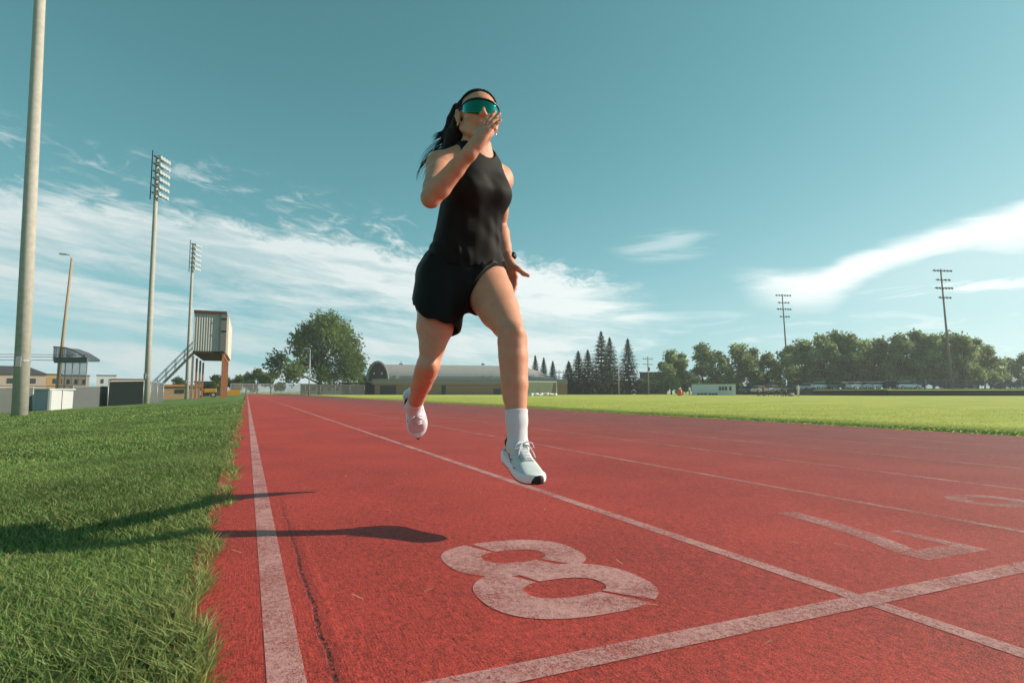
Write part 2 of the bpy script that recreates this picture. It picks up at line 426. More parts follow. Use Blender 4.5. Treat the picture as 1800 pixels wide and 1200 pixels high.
for i, (n, y0, y1, h, w) in enumerate(((95000, .35, 2.2, .050, .0042), (120000, 2.2, 5.5, .048, .006), (110000, 5.5, 14, .046, .012), (60000, 14, 34, .05, .03))):
    XY = lawn_pts(n, y0, y1, 10+i)
    patch = .5+.5*np.sin(XY[:, 0]*5+np.sin(XY[:, 1]*3.1))*np.sin(XY[:, 1]*4.3+XY[:, 0]*2)
    near_edge = np.exp(-np.clip(edge_x(XY[:, 1])-XY[:, 0], 0, 5)/.14)
    hh = h*.95*(.75+.5*patch)*(1+.55*near_edge)
    bz = np.array([ground_z(min(x, -.061)) for x in XY[:, 0]])-.004
    c = tones(n, 30+i, (.145, .265, .070), (.285, .385, .125), .10)*(1-.25*patch[:, None])*(.85+.3*(.5+.5*np.sin(XY[:, 0]*1.7+XY[:, 1]*.9)*np.sin(XY[:, 1]*1.3-XY[:, 0]*.6)))[:, None]; 
    c = c*(1-.5*near_edge[:, None])+np.array((.34, .34, .13))*.5*near_edge[:, None]
    blades('lawn_grass', XY, hh, w, bz, c, BLADE, .65, seed=50+i,
           label=['thick green lawn blades closest to the camera beside the red track', 'green lawn blades in the strip alongside the runner', 'lawn grass further along the left edge of the track', 'distant lawn grass near the light poles on the left'][i])
r = np.random.default_rng(99); n = 60000
XY = np.stack([INNER+.02+r.random(n)**1.6*16, r.uniform(1, 70, n)], 1)
blades('infield_grass', XY, np.full(n, .022), .03, np.full(n, ground_z(20)-.004), tones(n, 98, (.38, .45, .09), (.50, .53, .14), .02), BLADE, .8, seed=97, label='bright sunlit grass along the inner edge of the track')  # blade tones carry the infield's backlit glow too
# cut grass bits scattered on the track
r = np.random.default_rng(5); n = 120
XY = np.stack([r.uniform(-.06, 3.2, n)*r.random(n)**.5, r.uniform(.75, 9, n)], 1)
L = r.uniform(.008, .045, n); a = r.uniform(0, 2*np.pi, n); P = np.zeros((n, 4, 3)); ww = .0011
for i, (s_, k) in enumerate(((-.5, 1), (-.5, -1), (.5, -1), (.5, 1))):
    P[:, i, 0] = XY[:, 0]+np.cos(a)*L*s_-np.sin(a)*ww*k; P[:, i, 1] = XY[:, 1]+np.sin(a)*L*s_+np.cos(a)*ww*k
    P[:, i, 2] = track_z(XY[:, 0])+.010+(s_+.5)*.004
tag(mesh_np('grass_clippings', P.reshape(-1, 3), np.arange(n*4).reshape(n, 4), mat('dry_straw', (.42, .33, .15), .8)), 'dry grass clippings scattered over the red track', 'clippings', kind='stuff')
# ================================================================== PERSON
# organic surfaces: smooth-blended distance fields turned into one continuous mesh by surface nets
class Field:
    def __init__(s, lo, hi, h):
        s.h = h; s.lo = np.array(lo, float); s.n = np.ceil((np.array(hi)-s.lo)/h).astype(int)+1
        s.D = np.full(s.n, .08, np.float32)
    def block(s, lo, hi):
        a = np.clip(np.floor((np.array(lo)-s.lo)/s.h).astype(int), 0, s.n); b = np.clip(np.ceil((np.array(hi)-s.lo)/s.h).astype(int)+1, 0, s.n)
        g = [s.lo[i]+s.h*np.arange(a[i], b[i]) for i in range(3)]
        return tuple(slice(x, y) for x, y in zip(a, b)), np.stack(np.meshgrid(*g, indexing='ij'), -1)
    def add(s, fn, lo, hi, k=.015):
        sl, P = s.block(np.array(lo)-k-.03, np.array(hi)+k+.03)
        if P.size == 0: return
        d = fn(P).astype(np.float32); D = s.D[sl]
        hh = np.maximum(k-np.abs(d-D), 0)/k; s.D[sl] = np.minimum(d, D)-hh*hh*k*.25
    def cut(s, fn, k=.006):
        sl, P = s.block(s.lo, s.lo+s.h*s.n); d = -fn(P).astype(np.float32); D = s.D
        hh = np.maximum(k-np.abs(d-D), 0)/k; s.D = np.maximum(d, D)+hh*hh*k*.25
    def cone(s, a, b, r1, r2, k=.015):
        a, b = np.array(a, float), np.array(b, float); r = max(r1, r2)
        s.add(lambda P: sd_cone(P, a, b, r1, r2), np.minimum(a, b)-r, np.maximum(a, b)+r, k)
    def chain(s, pts, rads, k=.012):
        for (a, b, r1, r2) in zip(pts, pts[1:], rads, rads[1:]): s.cone(a, b, r1, r2, k)
    def ell(s, c, r, M=None, k=.015):
        c = np.array(c, float); r = np.array(r, float); m = r.max()
        s.add(lambda P: sd_ell(P, c, r, M), c-m, c+m, k)
    def mesh(s):
        D = s.D; S_ = D < 0; n = D.shape
        c = np.zeros((n[0]-1, n[1]-1, n[2]-1), np.int8)
        for i in (0, 1):
            for j in (0, 1):
                for k in (0, 1): c += S_[i:n[0]-1+i, j:n[1]-1+j, k:n[2]-1+k]
        act = np.argwhere((c > 0) & (c < 8)); idx = np.full(c.shape, -1, np.int32); idx[tuple(act.T)] = np.arange(len(act))
        pos = np.zeros((len(act), 3)); cnt = np.zeros(len(act))
        cor = [(i, j, k) for i in (0, 1) for j in (0, 1) for k in (0, 1)]
        for A in cor:
            for ax in range(3):
                if A[ax]: continue
                B = list(A); B[ax] = 1
                da = D[tuple((act+A).T)]; db = D[tuple((act+B).T)]; x = (da < 0) != (db < 0)
                t = np.where(x, da/np.where(x, da-db, 1), 0)
                p = np.array(A, float)[None]+0*pos; p[:, ax] = t
                pos += p*x[:, None]; cnt += x
        V = s.lo+s.h*(act+pos/cnt[:, None])
        Q = []
        for ax in range(3):
            u, v = [(1, 2), (2, 0), (0, 1)][ax]
            a = [slice(None)]*3; b = [slice(None)]*3; a[ax] = slice(0, -1); b[ax] = slice(1, None)
            E_ = S_[tuple(a)] != S_[tuple(b)]; e = np.argwhere(E_); inside = S_[tuple(a)][tuple(e.T)]
            ok = (e[:, u] > 0) & (e[:, v] > 0) & (e[:, u] < n[u]-1) & (e[:, v] < n[v]-1); e = e[ok]; inside = inside[ok]
            q = []
            for du, dv in ((-1, -1), (0, -1), (0, 0), (-1, 0)):
                c_ = e.copy(); c_[:, u] += du; c_[:, v] += dv; q.append(idx[tuple(c_.T)])
            q = np.stack(q, 1); q[~inside] = q[~inside][:, ::-1]; Q.append(q)
        return V, np.concatenate(Q)
def dot(a, b): return np.einsum('...i,...i->...', a, b)
def sd_cone(p, a, b, r1, r2):
    ba = b-a; l2 = float(ba@ba); rr = r1-r2; a2 = l2-rr*rr
    if a2 <= 0: 
        c, r = (a, r1) if r1 > r2 else (b, r2); return np.linalg.norm(p-c, axis=-1)-r
    il2 = 1/l2; pa = p-a; y = dot(pa, ba); z = y-l2
    v = pa*l2-ba*y[..., None]; x2 = dot(v, v); y2 = y*y*l2; z2 = z*z*l2
    k = np.sign(rr)*rr*rr*x2
    return np.where(np.sign(z)*a2*z2 > k, np.sqrt(x2+z2)*il2-r2, np.where(np.sign(y)*a2*y2 < k, np.sqrt(x2+y2)*il2-r1, (np.sqrt(x2*a2*il2)+y*rr)*il2-r1))
def sd_ell(p, c, r, M=None):
    q = p-c
    if M is not None: q = q@M.T                      # rows of M are the local axes
    k0 = np.linalg.norm(q/r, axis=-1); k1 = np.linalg.norm(q/(r*r), axis=-1)
    return k0*(k0-1)/np.maximum(k1, 1e-6)
def nrm(v): v = np.array(v, float); return v/np.linalg.norm(v)
def catm(ws, ys, w):
    """smooth interpolation of table"""
    from numpy import interp
    W_ = np.linspace(ws[0], ws[-1], 400); Y = interp(W_, ws, ys); ker = np.hanning(41); ker /= ker.sum()
    Yp = np.concatenate([np.full(20, Y[0]), Y, np.full(20, Y[-1])]); return interp(w, W_, np.convolve(Yp, ker, 'valid'))

# joints surveyed from the photo (bearing + distance)
DS = 1.05
bp = lambda px, py, d: at(px, py, d*DS)
J = dict(
    pel=bp(815, 487, 2.30), neck=bp(839, 275, 2.27), head=bp(840, 209, 2.245),
    rsh=bp(776, 291, 2.19), rel=bp(758, 347, 1.99), rwr=bp(831, 262, 1.93),
    lsh=bp(878, 313, 2.42), lel=bp(877, 396, 2.60), lwr=bp(893, 457, 2.47),
    rhip=bp(776, 497, 2.28), rkn=bp(755, 640, 2.17), ran=bp(727, 714, 2.54),
    lhip=bp(850, 495, 2.33), lkn=bp(902, 590, 2.02), lan=at(910, 783, 2.035))
BASE = np.array([.80, 2.08, track_z(.8)])
SKIN = mat('skin', (.60, .285, .185), .47, spec=.32, var=.16, vscale=26, bump=.22, bscale=240, sss=.22)

# torso frame
tO = J['pel']; tw = nrm(J['neck']-tO); TL = float(np.linalg.norm(J['neck']-tO))
def torso_uvw(P):
    q = P-tO; w = q@tw
    th = np.interp(w/TL, [0, .3, .8], [-10, -2, 16])*math.pi/180
    u0 = nrm(np.array([1, 0, 0])-tw*tw[0]); v0 = np.cross(u0, tw)*1.0
    if v0[1] > 0: v0 = -v0
    a, b = q@u0, q@v0
    u = a*np.cos(th)-b*-np.sin(th)*-1; v = a*np.sin(th)*1+b*np.cos(th)
    u = a*np.cos(th)-b*np.sin(th)
    return u, v, w
def torso_pt(u, v, w):
    th = np.interp(w/TL, [0, .3, .8], [-10, -2, 16])*math.pi/180
    u0 = nrm(np.array([1, 0, 0])-tw*tw[0]); v0 = np.cross(u0, tw)
    if v0[1] > 0: v0 = -v0
    a = u*np.cos(th)+v*np.sin(th); b = -u*np.sin(th)+v*np.cos(th)
    return tO+tw*w+u0*a+v0*b
WS = np.array([-.12, -.04, .03, .10, .17, .24, .31, .37, .43, .475, .52, .56])*TL/.50
WA = [.120, .152, .156, .142, .120, .110, .116, .130, .138, .114, .060, .046]
WB = [.085, .112, .114, .100, .086, .083, .092, .102, .088, .072, .056, .050]
WV = [-.005, -.01, -.012, -.004, .002, .003, .006, .012, .004, -.004, -.008, -.004]
def sd_torso(P, ia=0., ib=0., A=WA, B=WB, Vv=WV, ws=WS):
    u, v, w = torso_uvw(P); a = catm(ws, A, w)+ia; b = catm(ws, B, w)+ib; c = catm(ws, Vv, w)
    e = 2.35
    k = (np.abs(u/a)**e+np.abs((v-c)/b)**e)**(1/e)
    d = (k-1)*np.minimum(a, b)*.92
    return np.maximum(d, np.maximum(ws[0]-w, w-ws[-1])), u, v, w
lo = np.min(list(J.values()), 0)-[.22, .22, .32]; hi = np.max(list(J.values()), 0)+[.22, .25, .22]
B_ = Field(lo, hi, .0036)
tlo, thi = np.minimum(J['pel'], J['neck'])-.2, np.maximum(J['pel'], J['neck'])+.2
B_.add(lambda P: sd_torso(P)[0], tlo, thi, .02)
def limb(F, pts, rads, k=.02): F.chain(pts, rads, k)
def lerp(a, b, t): return a+(b-a)*t
FRONT = np.array([0, -1., 0])
# legs
def leg(F, hip, kn, an, sgn, thin=1.0, tf=1.06):
    ax = nrm(an-kn); th = nrm(kn-hip)
    kf = nrm(th-ax) if np.linalg.norm(th-ax) > .2 else FRONT   # knee points forward
    kf = nrm(FRONT*.6+kf*.6); bk = -nrm(kf-ax*(kf@ax)); bt = -nrm(kf-th*(kf@th))
    F.chain([hip+np.array([0, 0, .02]), lerp(hip, kn, .25), lerp(hip, kn, .55), lerp(hip, kn, .80), kn], [.094*tf, .089*tf, .0755*tf, .055*tf*(.5+thin*.5), .045*thin], .012)
    F.cone(lerp(hip, kn, .15)+bt*.025, lerp(hip, kn, .70)+bt*.016, .074*tf, .036*thin, .028)
    F.cone(lerp(hip, kn, .3)-bt*.018, lerp(hip, kn, .85)-bt*.010, .062*tf, .038*thin, .028)
    F.ell(kn-bk*.012, np.array((.028, .030, .044))*thin, k=.03)
    F.ell(kn+kf*.030, np.array((.019, .019, .022)), k=.022); F.ell(lerp(kn, an, .12)-bk*.034, (.012, .012, .016), k=.02)
    F.chain([lerp(hip, kn, .92), kn, lerp(kn, an, .20), lerp(kn, an, .45), lerp(kn, an, .78), an], [.043*thin, .0435*thin, .049*thin, .046*thin, .0355, .032], .010)
    side = np.cross(ax, bk)
    for s_, q in ((1, .26), (-1, .32)):
        F.cone(lerp(kn, an, .06)+bk*.012+side*s_*.010, lerp(kn, an, q+.24)+bk*.013+side*s_*.010, .0425*thin, .026, .026)
    F.cone(lerp(kn, an, .08)-bk*.016, lerp(kn, an, .8)-bk*.006, .026, .019, .02)     # shin
    F.ell(an+side*.020, (.012, .012, .012), k=.02); F.ell(an-side*.020, (.012, .012, .012), k=.02)
leg(B_, J['rhip'], J['rkn'], J['ran'], -1, .82, .98); leg(B_, J['lhip'], J['lkn'], J['lan'], 1)
# buttocks
for s_ in (-1, 1): B_.ell(torso_pt(s_*.07, -.065, -.035), (.075, .06, .08), k=.04)
# neck and shoulders
B_.cone(torso_pt(0, -.01, TL*.96), J['head']+np.array([0, .02, -.05])-cR*.006, .046, .044, .03)
for s_, n_ in ((-1, 'rsh'), (1, 'lsh')):
    B_.cone(torso_pt(s_*.03, -.02, TL*1.03), J[n_]+np.array([0, 0, .012]), .042, .042, .04)
    B_.ell(J[n_]+np.array([s_*.012, 0, -.008]), (.052, .050, .058), k=.03)
    B_.cone(torso_pt(s_*.09, .03, TL*.74), J[n_]+np.array([0, 0, -.01]), .05, .04, .03)
# arms
def arm(F, sh, el, wr):
    f = nrm(wr-el); up = nrm(el-sh)
    bis = nrm(up-f)                                          # elbow point
    inn = nrm(-bis+1e-6)
    F.chain([sh, lerp(sh, el, .35), lerp(sh, el, .7), el], [.050, .046, .041, .036], .010)
    F.cone(lerp(sh, el, .2)+bis*.014, lerp(sh, el, .75)+bis*.008, .036, .030, .02)
    F.cone(lerp(sh, el, .3)-bis*.012, lerp(sh, el, .8)-bis*.008, .034, .028, .02)
    F.ell(el+bis*.010, (.026, .026, .026), k=.02)
    F.chain([el, lerp(el, wr, .22), lerp(el, wr, .6), wr], [.036, .040, .032, .0245], .008)
arm(B_, J['rsh'], J['rel'], J['rwr']); arm(B_, J['lsh'], J['lel'], J['lwr'])
# hands
def hand(F, wr, e1, e2, side, curl, spread, thumb):
    """e1 towards the fingertips, e2 towards the thumb; side +1 right hand, -1 left"""
    e1 = nrm(e1); e2 = nrm(np.array(e2)-e1*(np.array(e2)@e1)); e3 = np.cross(e2, e1)*side   # palm normal
    loc = lambda a, b, c: wr+e1*a+e2*b+e3*c
    M = np.stack([e1, e2, e3])
    F.cone(loc(-.02, 0, 0), loc(.02, .004, 0), .0245, .021, .015)
    for b0, b1 in ((.026, .029), (.009, .010), (-.009, -.009), (-.024, -.026)):
        F.cone(loc(.015, b0*.62, 0), loc(.080, b1, -.001), .0145, .0115, .012)
    F.ell(loc(.035, .022, .010), (.030, .016, .015), M, .012)      # ball of the thumb
    F.ell(loc(.040, -.020, .008), (.034, .013, .012), M, .012)
    for i, (b, L, r) in enumerate(((.0285, .078, .0086), (.0100, .087, .0088), (-.0095, .081, .0084), (-.0272, .065, .0074))):
        ang = 0; p = loc(.082-(.004 if i in (0,) else 0)-(.010 if i == 3 else 0), b, 0); sp = spread[i]
        pts = [p]; 
        for j, fr in enumerate((.46, .30, .24)):
            ang += curl[i][j]; d = e1*math.cos(ang)+e3*math.sin(ang)+e2*sp; p = p+nrm(d)*L*fr; pts.append(p)
        F.chain(pts, [r*1.05, r, r*.92, r*.78], .004)
    t0 = loc(.022, .022, .008); pts = [t0]
    for (a, b, c, L) in thumb:
        t0 = t0+nrm(e1*a+e2*b+e3*c)*L; pts.append(t0)
    F.chain(pts, [.0145, .0115, .0098, .0082], .008)
    return pts, loc
tipR = bp(878, 186, 1.955)
rw = J['rwr']; re1 = nrm(tipR-rw)
hand(B_, rw, re1, cF*.72-cR*.50+cU*.36, 1, [(.02, .06, .05), (.0, .06, .05), (.05, .08, .06), (.12, .12, .08)], (.13, .03, -.07, -.20),
     [(.75, .55, .35, .040), (.9, .25, .40, .032), (.85, .05, .5, .026)])
lw = J['lwr']
hand(B_, lw, -cU*.97+cR*.14+cF*.10, -cF*.55+cR*.80, -1, [(.25, .35, .25), (.3, .4, .3), (.35, .45, .3), (.4, .5, .3)], (.03, .01, -.01, -.04),
     [(.62, .78, .05, .042), (.70, .72, .0, .034), (.45, .9, .0, .027)])
# head
HY = R_(17)
toward = -np.array([cF[0], cF[1], 0]); toward = nrm(toward); rt = cR
hf = nrm(toward*math.cos(HY)+rt*math.sin(HY)+np.array([0, 0, .03])); hz = nrm(np.array([0, 0, 1.])-hf*hf[2]+ -cR*.02); hz = nrm(hz-hf*(hz@hf)); hx = np.cross(hz, hf)*-1
hx = np.cross(hf, hz)                                     # her left is +x
if hx@cR < 0: hx = -hx
hx, hz = hx*math.cos(.09)-hz*math.sin(.09), hz*math.cos(.09)+hx*math.sin(.09)
HS = 1.045
HM = np.stack([hx, hf, hz]); HC = J['head']
H = lambda x, y, z: HC+(hx*x+hf*y+hz*z)*HS
def head(F):
    e = lambda c, r, k=.02: F.ell(H(*c), np.array(r)*HS, HM, k)
    e((0, -.015, .035), (.0735, .092, .078)); e((0, .034, -.020), (.057, .056, .082), .03)
    for s_ in (-1, 1):
        F.cone(H(s_*.052, -.004, -.045), H(s_*.012, .066, -.096), .020, .016, .02)
        e((s_*.038, .055, -.024), (.022, .022, .020), .02)
        e((s_*.028, .078, .018), (.024, .012, .008), .012)            # brow
        e((s_*.031, .080, .001), (.014, .011, .010), .006)            # closed-lid eye under the lens
        e((s_*.0095, .097, -.033), (.0075, .009, .0065), .006)
        # ear: rim, lobe
        F.chain([H(s_*.073, .006, .014), H(s_*.083, -.012, .020), H(s_*.084, -.020, .002), H(s_*.078, -.006, -.022), H(s_*.073, .004, -.030)], [.006, .0065, .0065, .007, .007], .004)
        e((s_*.074, -.004, -.004), (.008, .015, .022), .006)
    e((0, .070, -.098), (.020, .016, .017), .015)
    F.cone(H(0, .086, .008), H(0, .104, -.028), .0065, .0085, .012)
    e((0, .088, -.061), (.021, .010, .0052), .005); e((0, .086, -.070), (.018, .010, .0060), .005)
head(B_)
V, Q = B_.mesh()
person = mesh_np('person', V-BASE, Q, SKIN, smooth=True, loc=BASE)
tag(person, 'woman sprinting in black sleeveless top, black shorts and mirrored sunglasses above the red track', 'person')
def part(name, V, Q, m, parent=person, smooth=True): return mesh_np(name, np.asarray(V)-BASE, Q, m, parent, smooth)
XFB = Matrix.Translation(Vector(-BASE))

# ---- folds
def folds(P, seed, n, f0, f1, dirs=None):
    r = np.random.default_rng(seed); d = np.zeros(P.shape[:-1])
    for i in range(n):
        k = r.normal(size=3)*(dirs if dirs is not None else 1); k = nrm(k)*r.uniform(f0, f1); ph = r.uniform(0, 6.28); k2 = r.normal(size=3)*12
        d += np.sin(P@k+ph+1.2*np.sin(P@k2))
    return d/n
CLOTH = mat('black_jersey', (.0065, .006, .0065), .6, spec=.14, bump=.25, bscale=700)
CLOTH2 = mat('black_running_nylon', (.0045, .0045, .005), .55, spec=.16, bump=.2, bscale=500)
# ---- top
SW = np.array([.035, .075, .12, .18, .24, .30, .36, .42, .465, .51, .55])*TL/.50
SA = [.166, .162, .151, .139, .134, .135, .143, .145, .130, .090, .06]
SB = [.120, .118, .113, .108, .106, .110, .118, .102, .086, .070, .05]
SV = [-.004, -.002, .000, .003, .006, .010, .014, .006, -.002, -.006, -.006]
T_ = Field(tlo, thi, .0034)
def sd_top(P):
    d, u, v, w = sd_torso(P, 0, 0, SA, SB, SV, SW)
    # bust
    for s_ in (-1, 1):
        c = torso_pt(s_*.062, .075, TL*.70); q = sd_ell(P, c, np.array([.062, .058, .060])); k = .05
        h_ = np.maximum(k-np.abs(q-d), 0)/k; d = np.minimum(q, d)-h_*h_*k*.25
    wn = w/TL
    low = np.clip((.62-wn)/.4, 0, 1)
    f = np.sin(u*85+wn*26+1.5*np.sin(wn*11+u*16))*np.sin(u*31-wn*15+.6)
    f2 = np.sin(u*140+wn*18+2*np.sin(wn*9+u*25))
    d = d-.0030*low*f-.0016*low*f2*np.clip(1.2-wn*2, 0, 1)
    d = d-.0014*folds(P, 3, 6, 40, 110)
    d = d-.0016*np.sin((u-.4*v)*95+wn*30)*np.clip((wn-.62)*4, 0, 1)*np.clip((.9-wn)*8, 0, 1)
    d = d-.002*np.exp(-((w-SW[0]-.012)/.004)**2)                    # hem stitching ridge
    # armholes
    wid = np.interp(wn, [.60, .70, .80, .90, 1.0, 1.1], [.30, .158, .112, .098, .090, .085])
    d = np.maximum(d, np.abs(u)-wid)
    hemw = SW[0]+.012*np.sin(u*18+1)+.003*np.sin(u*37)
    d = np.maximum(d, hemw-w)
    # neckline
    nd = sd_ell(P, torso_pt(0, .030, TL*1.055), np.array([.058, .064, .040]), np.stack([nrm(torso_pt(1, 0, TL)-torso_pt(0, 0, TL)), nrm(torso_pt(0, 1, TL)-torso_pt(0, 0, TL)), tw]))
    return np.maximum(d, -nd)
T_.add(sd_top, tlo, thi, .004)
# shoulder straps follow the shoulder line over the trapezius
for s_, n_ in ((-1, 'rsh'), (1, 'lsh')):
    a = torso_pt(s_*.060, -.012, TL*.99); b = torso_pt(s_*.088, .0, TL*.93)
    T_.cone(a, b, .052, .050, .015)
T_.cut(lambda P: sd_cone(P, torso_pt(0, .015, TL*1.0), torso_pt(0, .05, TL*1.25), .056, .080), .004)
for s_, n_ in ((-1, 'rsh'), (1, 'lsh')):
    T_.cut(lambda P: np.interp(torso_uvw(P)[2]/TL, [.60, .72, .80, .90, 1.0, 1.1], [.30, .152, .118, .106, .100, .095])-np.abs(torso_uvw(P)[0]), .003) if s_ == 1 else None
V, Q = T_.mesh(); part('top', V, Q, CLOTH)
# ---- shorts
slo, shi = J['pel']-[.28, .28, .28], J['pel']+[.28, .28, .2]
G_ = Field(slo, shi, .0034)
PW = np.array([-.14, -.08, -.02, .04, .09, .125])*TL/.50
def sd_short(P):
    d, u, v, w = sd_torso(P, 0, 0, [.150, .176, .184, .176, .158, .150], [.110, .130, .134, .126, .112, .104], [-.012]*6, PW)
    for hp, kn, r0, r1, seed in ((J['rhip'], J['rkn'], .108, .112, 1), (J['lhip'], J['lkn'], .108, .104, 2)):
        ax = nrm(kn-hp); q = sd_cone(P, hp+np.array([0, 0, .02]), lerp(hp, kn, .50), r0, r1); t = (P-hp)@ax
        k = .03; h_ = np.maximum(k-np.abs(q-d), 0)/k; d = np.minimum(q, d)-h_*h_*k*.25
    d = d-.0075*folds(P, 8, 7, 30, 85, np.array([1, 1, .22]))-.0028*np.sin(u*120+3*np.sin(w*20))*np.exp(-((w-PW[-2]+.01)/.035)**2)
    return d
G_.add(sd_short, slo, shi, .004)

def plane(p, n): p = np.array(p); n = nrm(n); return lambda P: -((P-p)@n)
# leg openings: keep what is above each hem plane, one per leg
mid = J['pel']
u_hem = nrm(np.array([1, .25, 0]))
def hem(P):
    xr_ = (P-mid)@cR
    # right leg: hem dips at the front, rises at the outer side
    tR = (P-J['rhip'])@nrm(J['rkn']-J['rhip']); oR = (P-J['rhip'])@(-cR)
    hR = tR-(.206+.005*np.sin((P@u_hem)*75)-np.clip(oR-.03, 0, .2)*.35-np.clip(oR-.03, 0, 1)**2*11)
    tL = (P-J['lhip'])@nrm(J['lkn']-J['lhip']); oL = (P-J['lhip'])@cR
    hL = tL-(.135-np.clip(oL+.03, 0, .3)*.95)
    split = xr_-(.012+0*xr_)
    k = 1/(1+np.exp(-split/.008))
    return hR*(1-k)+hL*k
sl, P = G_.block(slo, shi); G_.D = np.maximum(G_.D, hem(P).astype(np.float32)*.8)
# hollow the leg openings so the hem reads as cloth standing off the thigh
for hp, kn in ((J['rhip'], J['rkn']), (J['lhip'], J['lkn'])):
    G_.cut(lambda P: np.maximum(sd_cone(P, lerp(hp, kn, .12), lerp(hp, kn, .75), .092, .098), -((P-hp)@nrm(kn-hp)-.05)), .004)
G_.chain([bp(742, 492, 2.33), bp(734, 515, 2.36), bp(729, 533, 2.385)], [.022, .014, .010], .012); G_.chain([bp(748, 495, 2.36), bp(742, 518, 2.39), bp(738, 536, 2.41)], [.02, .013, .010], .012)
V, Q = G_.mesh(); part('shorts', V, Q, CLOTH2)

# ---- hair
HAIR = mat('dark_brown_hair', (.011, .007, .005), .62, spec=.16, var=.5, vscale=60, bump=.8, bscale=160, aniso=(1, 1, .15))
hl, hh_ = HC-.26, HC+.26
K_ = Field(hl, hh_, .003)
def sd_hair(P):
    q = np.stack([(P-HC)@hx, (P-HC)@hf, (P-HC)@hz], -1)/HS; x, y, z = q[..., 0], q[..., 1], q[..., 2]
    d = sd_ell(q, np.array([0, -.017, .036]), np.array([.080, .098, .0845]))
    ang = np.arctan2(x, y+.02)
    d = d-.0012*np.sin(ang*38+z*40)-.0008*np.sin(ang*90)
    part_ = .002*np.exp(-(x/.006)**2)
    d = d+part_
    # hairline
    front = y-(.050-.62*np.clip(z-.062, -1, .1)-3.0*np.clip(.075-np.abs(x), 0, .1)*0)
    line = z-(.066+.020*np.cos(x*26))                      # above: hair everywhere
    keep = np.minimum(-(line), np.maximum(y-(.012-.25*np.clip(.03-z, 0, .2)), -z-.07))
    return np.maximum(d, keep)
K_.add(sd_hair, hl, hh_, .004)
# gathered length swept back and down behind her right shoulder
K_.chain([H(0, -.085, .03), H(-.026, -.096, -.02), H(-.046, -.102, -.07), H(-.058, -.10, -.115)], [.054, .050, .040, .026], .02)
K_.cone(H(.02, -.07, -.01), H(-.02, -.09, -.10), .05, .036, .02)
K_.chain([H(-.055, -.075, .02), H(-.075, -.085, -.05), H(-.088, -.085, -.11), H(-.090, -.08, -.15)], [.034, .034, .026, .014], .03)
K_.chain([H(-.070, -.012, .05), H(-.076, -.035, -.01), H(-.070, -.07, -.08)], [.014, .018, .022], .015)
K_.chain([bp(803, 190, 2.33), bp(797, 212, 2.34), bp(790, 232, 2.36), bp(779, 246, 2.38)], [.020, .028, .026, .010], .01)
V, Q = K_.mesh()
r = np.random.default_rng(12)
mb = MB()
def strand(pts, r0, n=6):
    P_ = [np.array(p) for p in pts]; t = np.linspace(0, 1, 9); out_ = []
    for q in t:                                             # Bezier of any order
        L_ = P_
        while len(L_) > 1: L_ = [a+(b-a)*q for a, b in zip(L_, L_[1:])]
        out_.append(L_[0])
    mb.tube([Vector(p) for p in out_], [r0*(1-.93*q) for q in t], n)
for i in range(26):                                         # long loose wisps behind the shoulder
    x_, y_ = r.uniform(778, 800), r.uniform(236, 262); q_ = r.uniform(0, 1)
    strand([bp(x_, y_, 2.38), bp(x_-22, y_+8, 2.41), bp(x_-38-8*q_, y_+26, 2.43), bp(x_-40-12*q_, y_+44+16*q_, 2.43)], r.uniform(.0018, .0034), 5)
for i in range(70):                                         # flying tips left of the neck
    a = bp(797+r.uniform(-10, 10), 232+r.uniform(-18, 12), 2.36+r.uniform(-.03, .03)); e = bp(761+r.uniform(-4, 22), 243+r.uniform(-6, 12), 2.42+r.uniform(-.05, .05))
    strand([a, lerp(a, e, .5)+cU*r.uniform(.0, .02), e], r.uniform(.0025, .006))
for i in range(120):                                         # mass falling to the shoulder
    a = bp(800+r.uniform(-12, 14), 215+r.uniform(-8, 15), 2.34+r.uniform(-.02, .03)); e = bp(790+r.uniform(-16, 18), 266+r.uniform(-8, 14), 2.34+r.uniform(-.03, .03))
    strand([a, lerp(a, e, .5)-cR*r.uniform(-.01, .03), e], r.uniform(.002, .0055))
for (x0, y0, x1, y1, x2, y2, x3, y3) in ((785, 250, 757, 262, 757, 285, 745, 296), (770, 262, 745, 290, 735, 295, 733, 318), (768, 268, 738, 285, 728, 305, 742, 316), (755, 280, 733, 297, 727, 310, 738, 319), (790, 255, 764, 258, 752, 290, 741, 300)):
    strand([bp(x0, y0, 2.40), bp(x1, y1, 2.42), bp(x2, y2, 2.43), bp(x3, y3, 2.43)], .0026, 4)
me = bpy.data.meshes.new('tmp'); mb.bm.to_mesh(me); SV_ = np.array([v.co[:] for v in me.vertices]); SQ_ = np.array([p.vertices[:] for p in me.polygons if len(p.vertices) == 4]); bpy.data.meshes.remove(me)
part('hair', np.concatenate([V, SV_]), np.concatenate([Q, SQ_+len(V)]), HAIR)

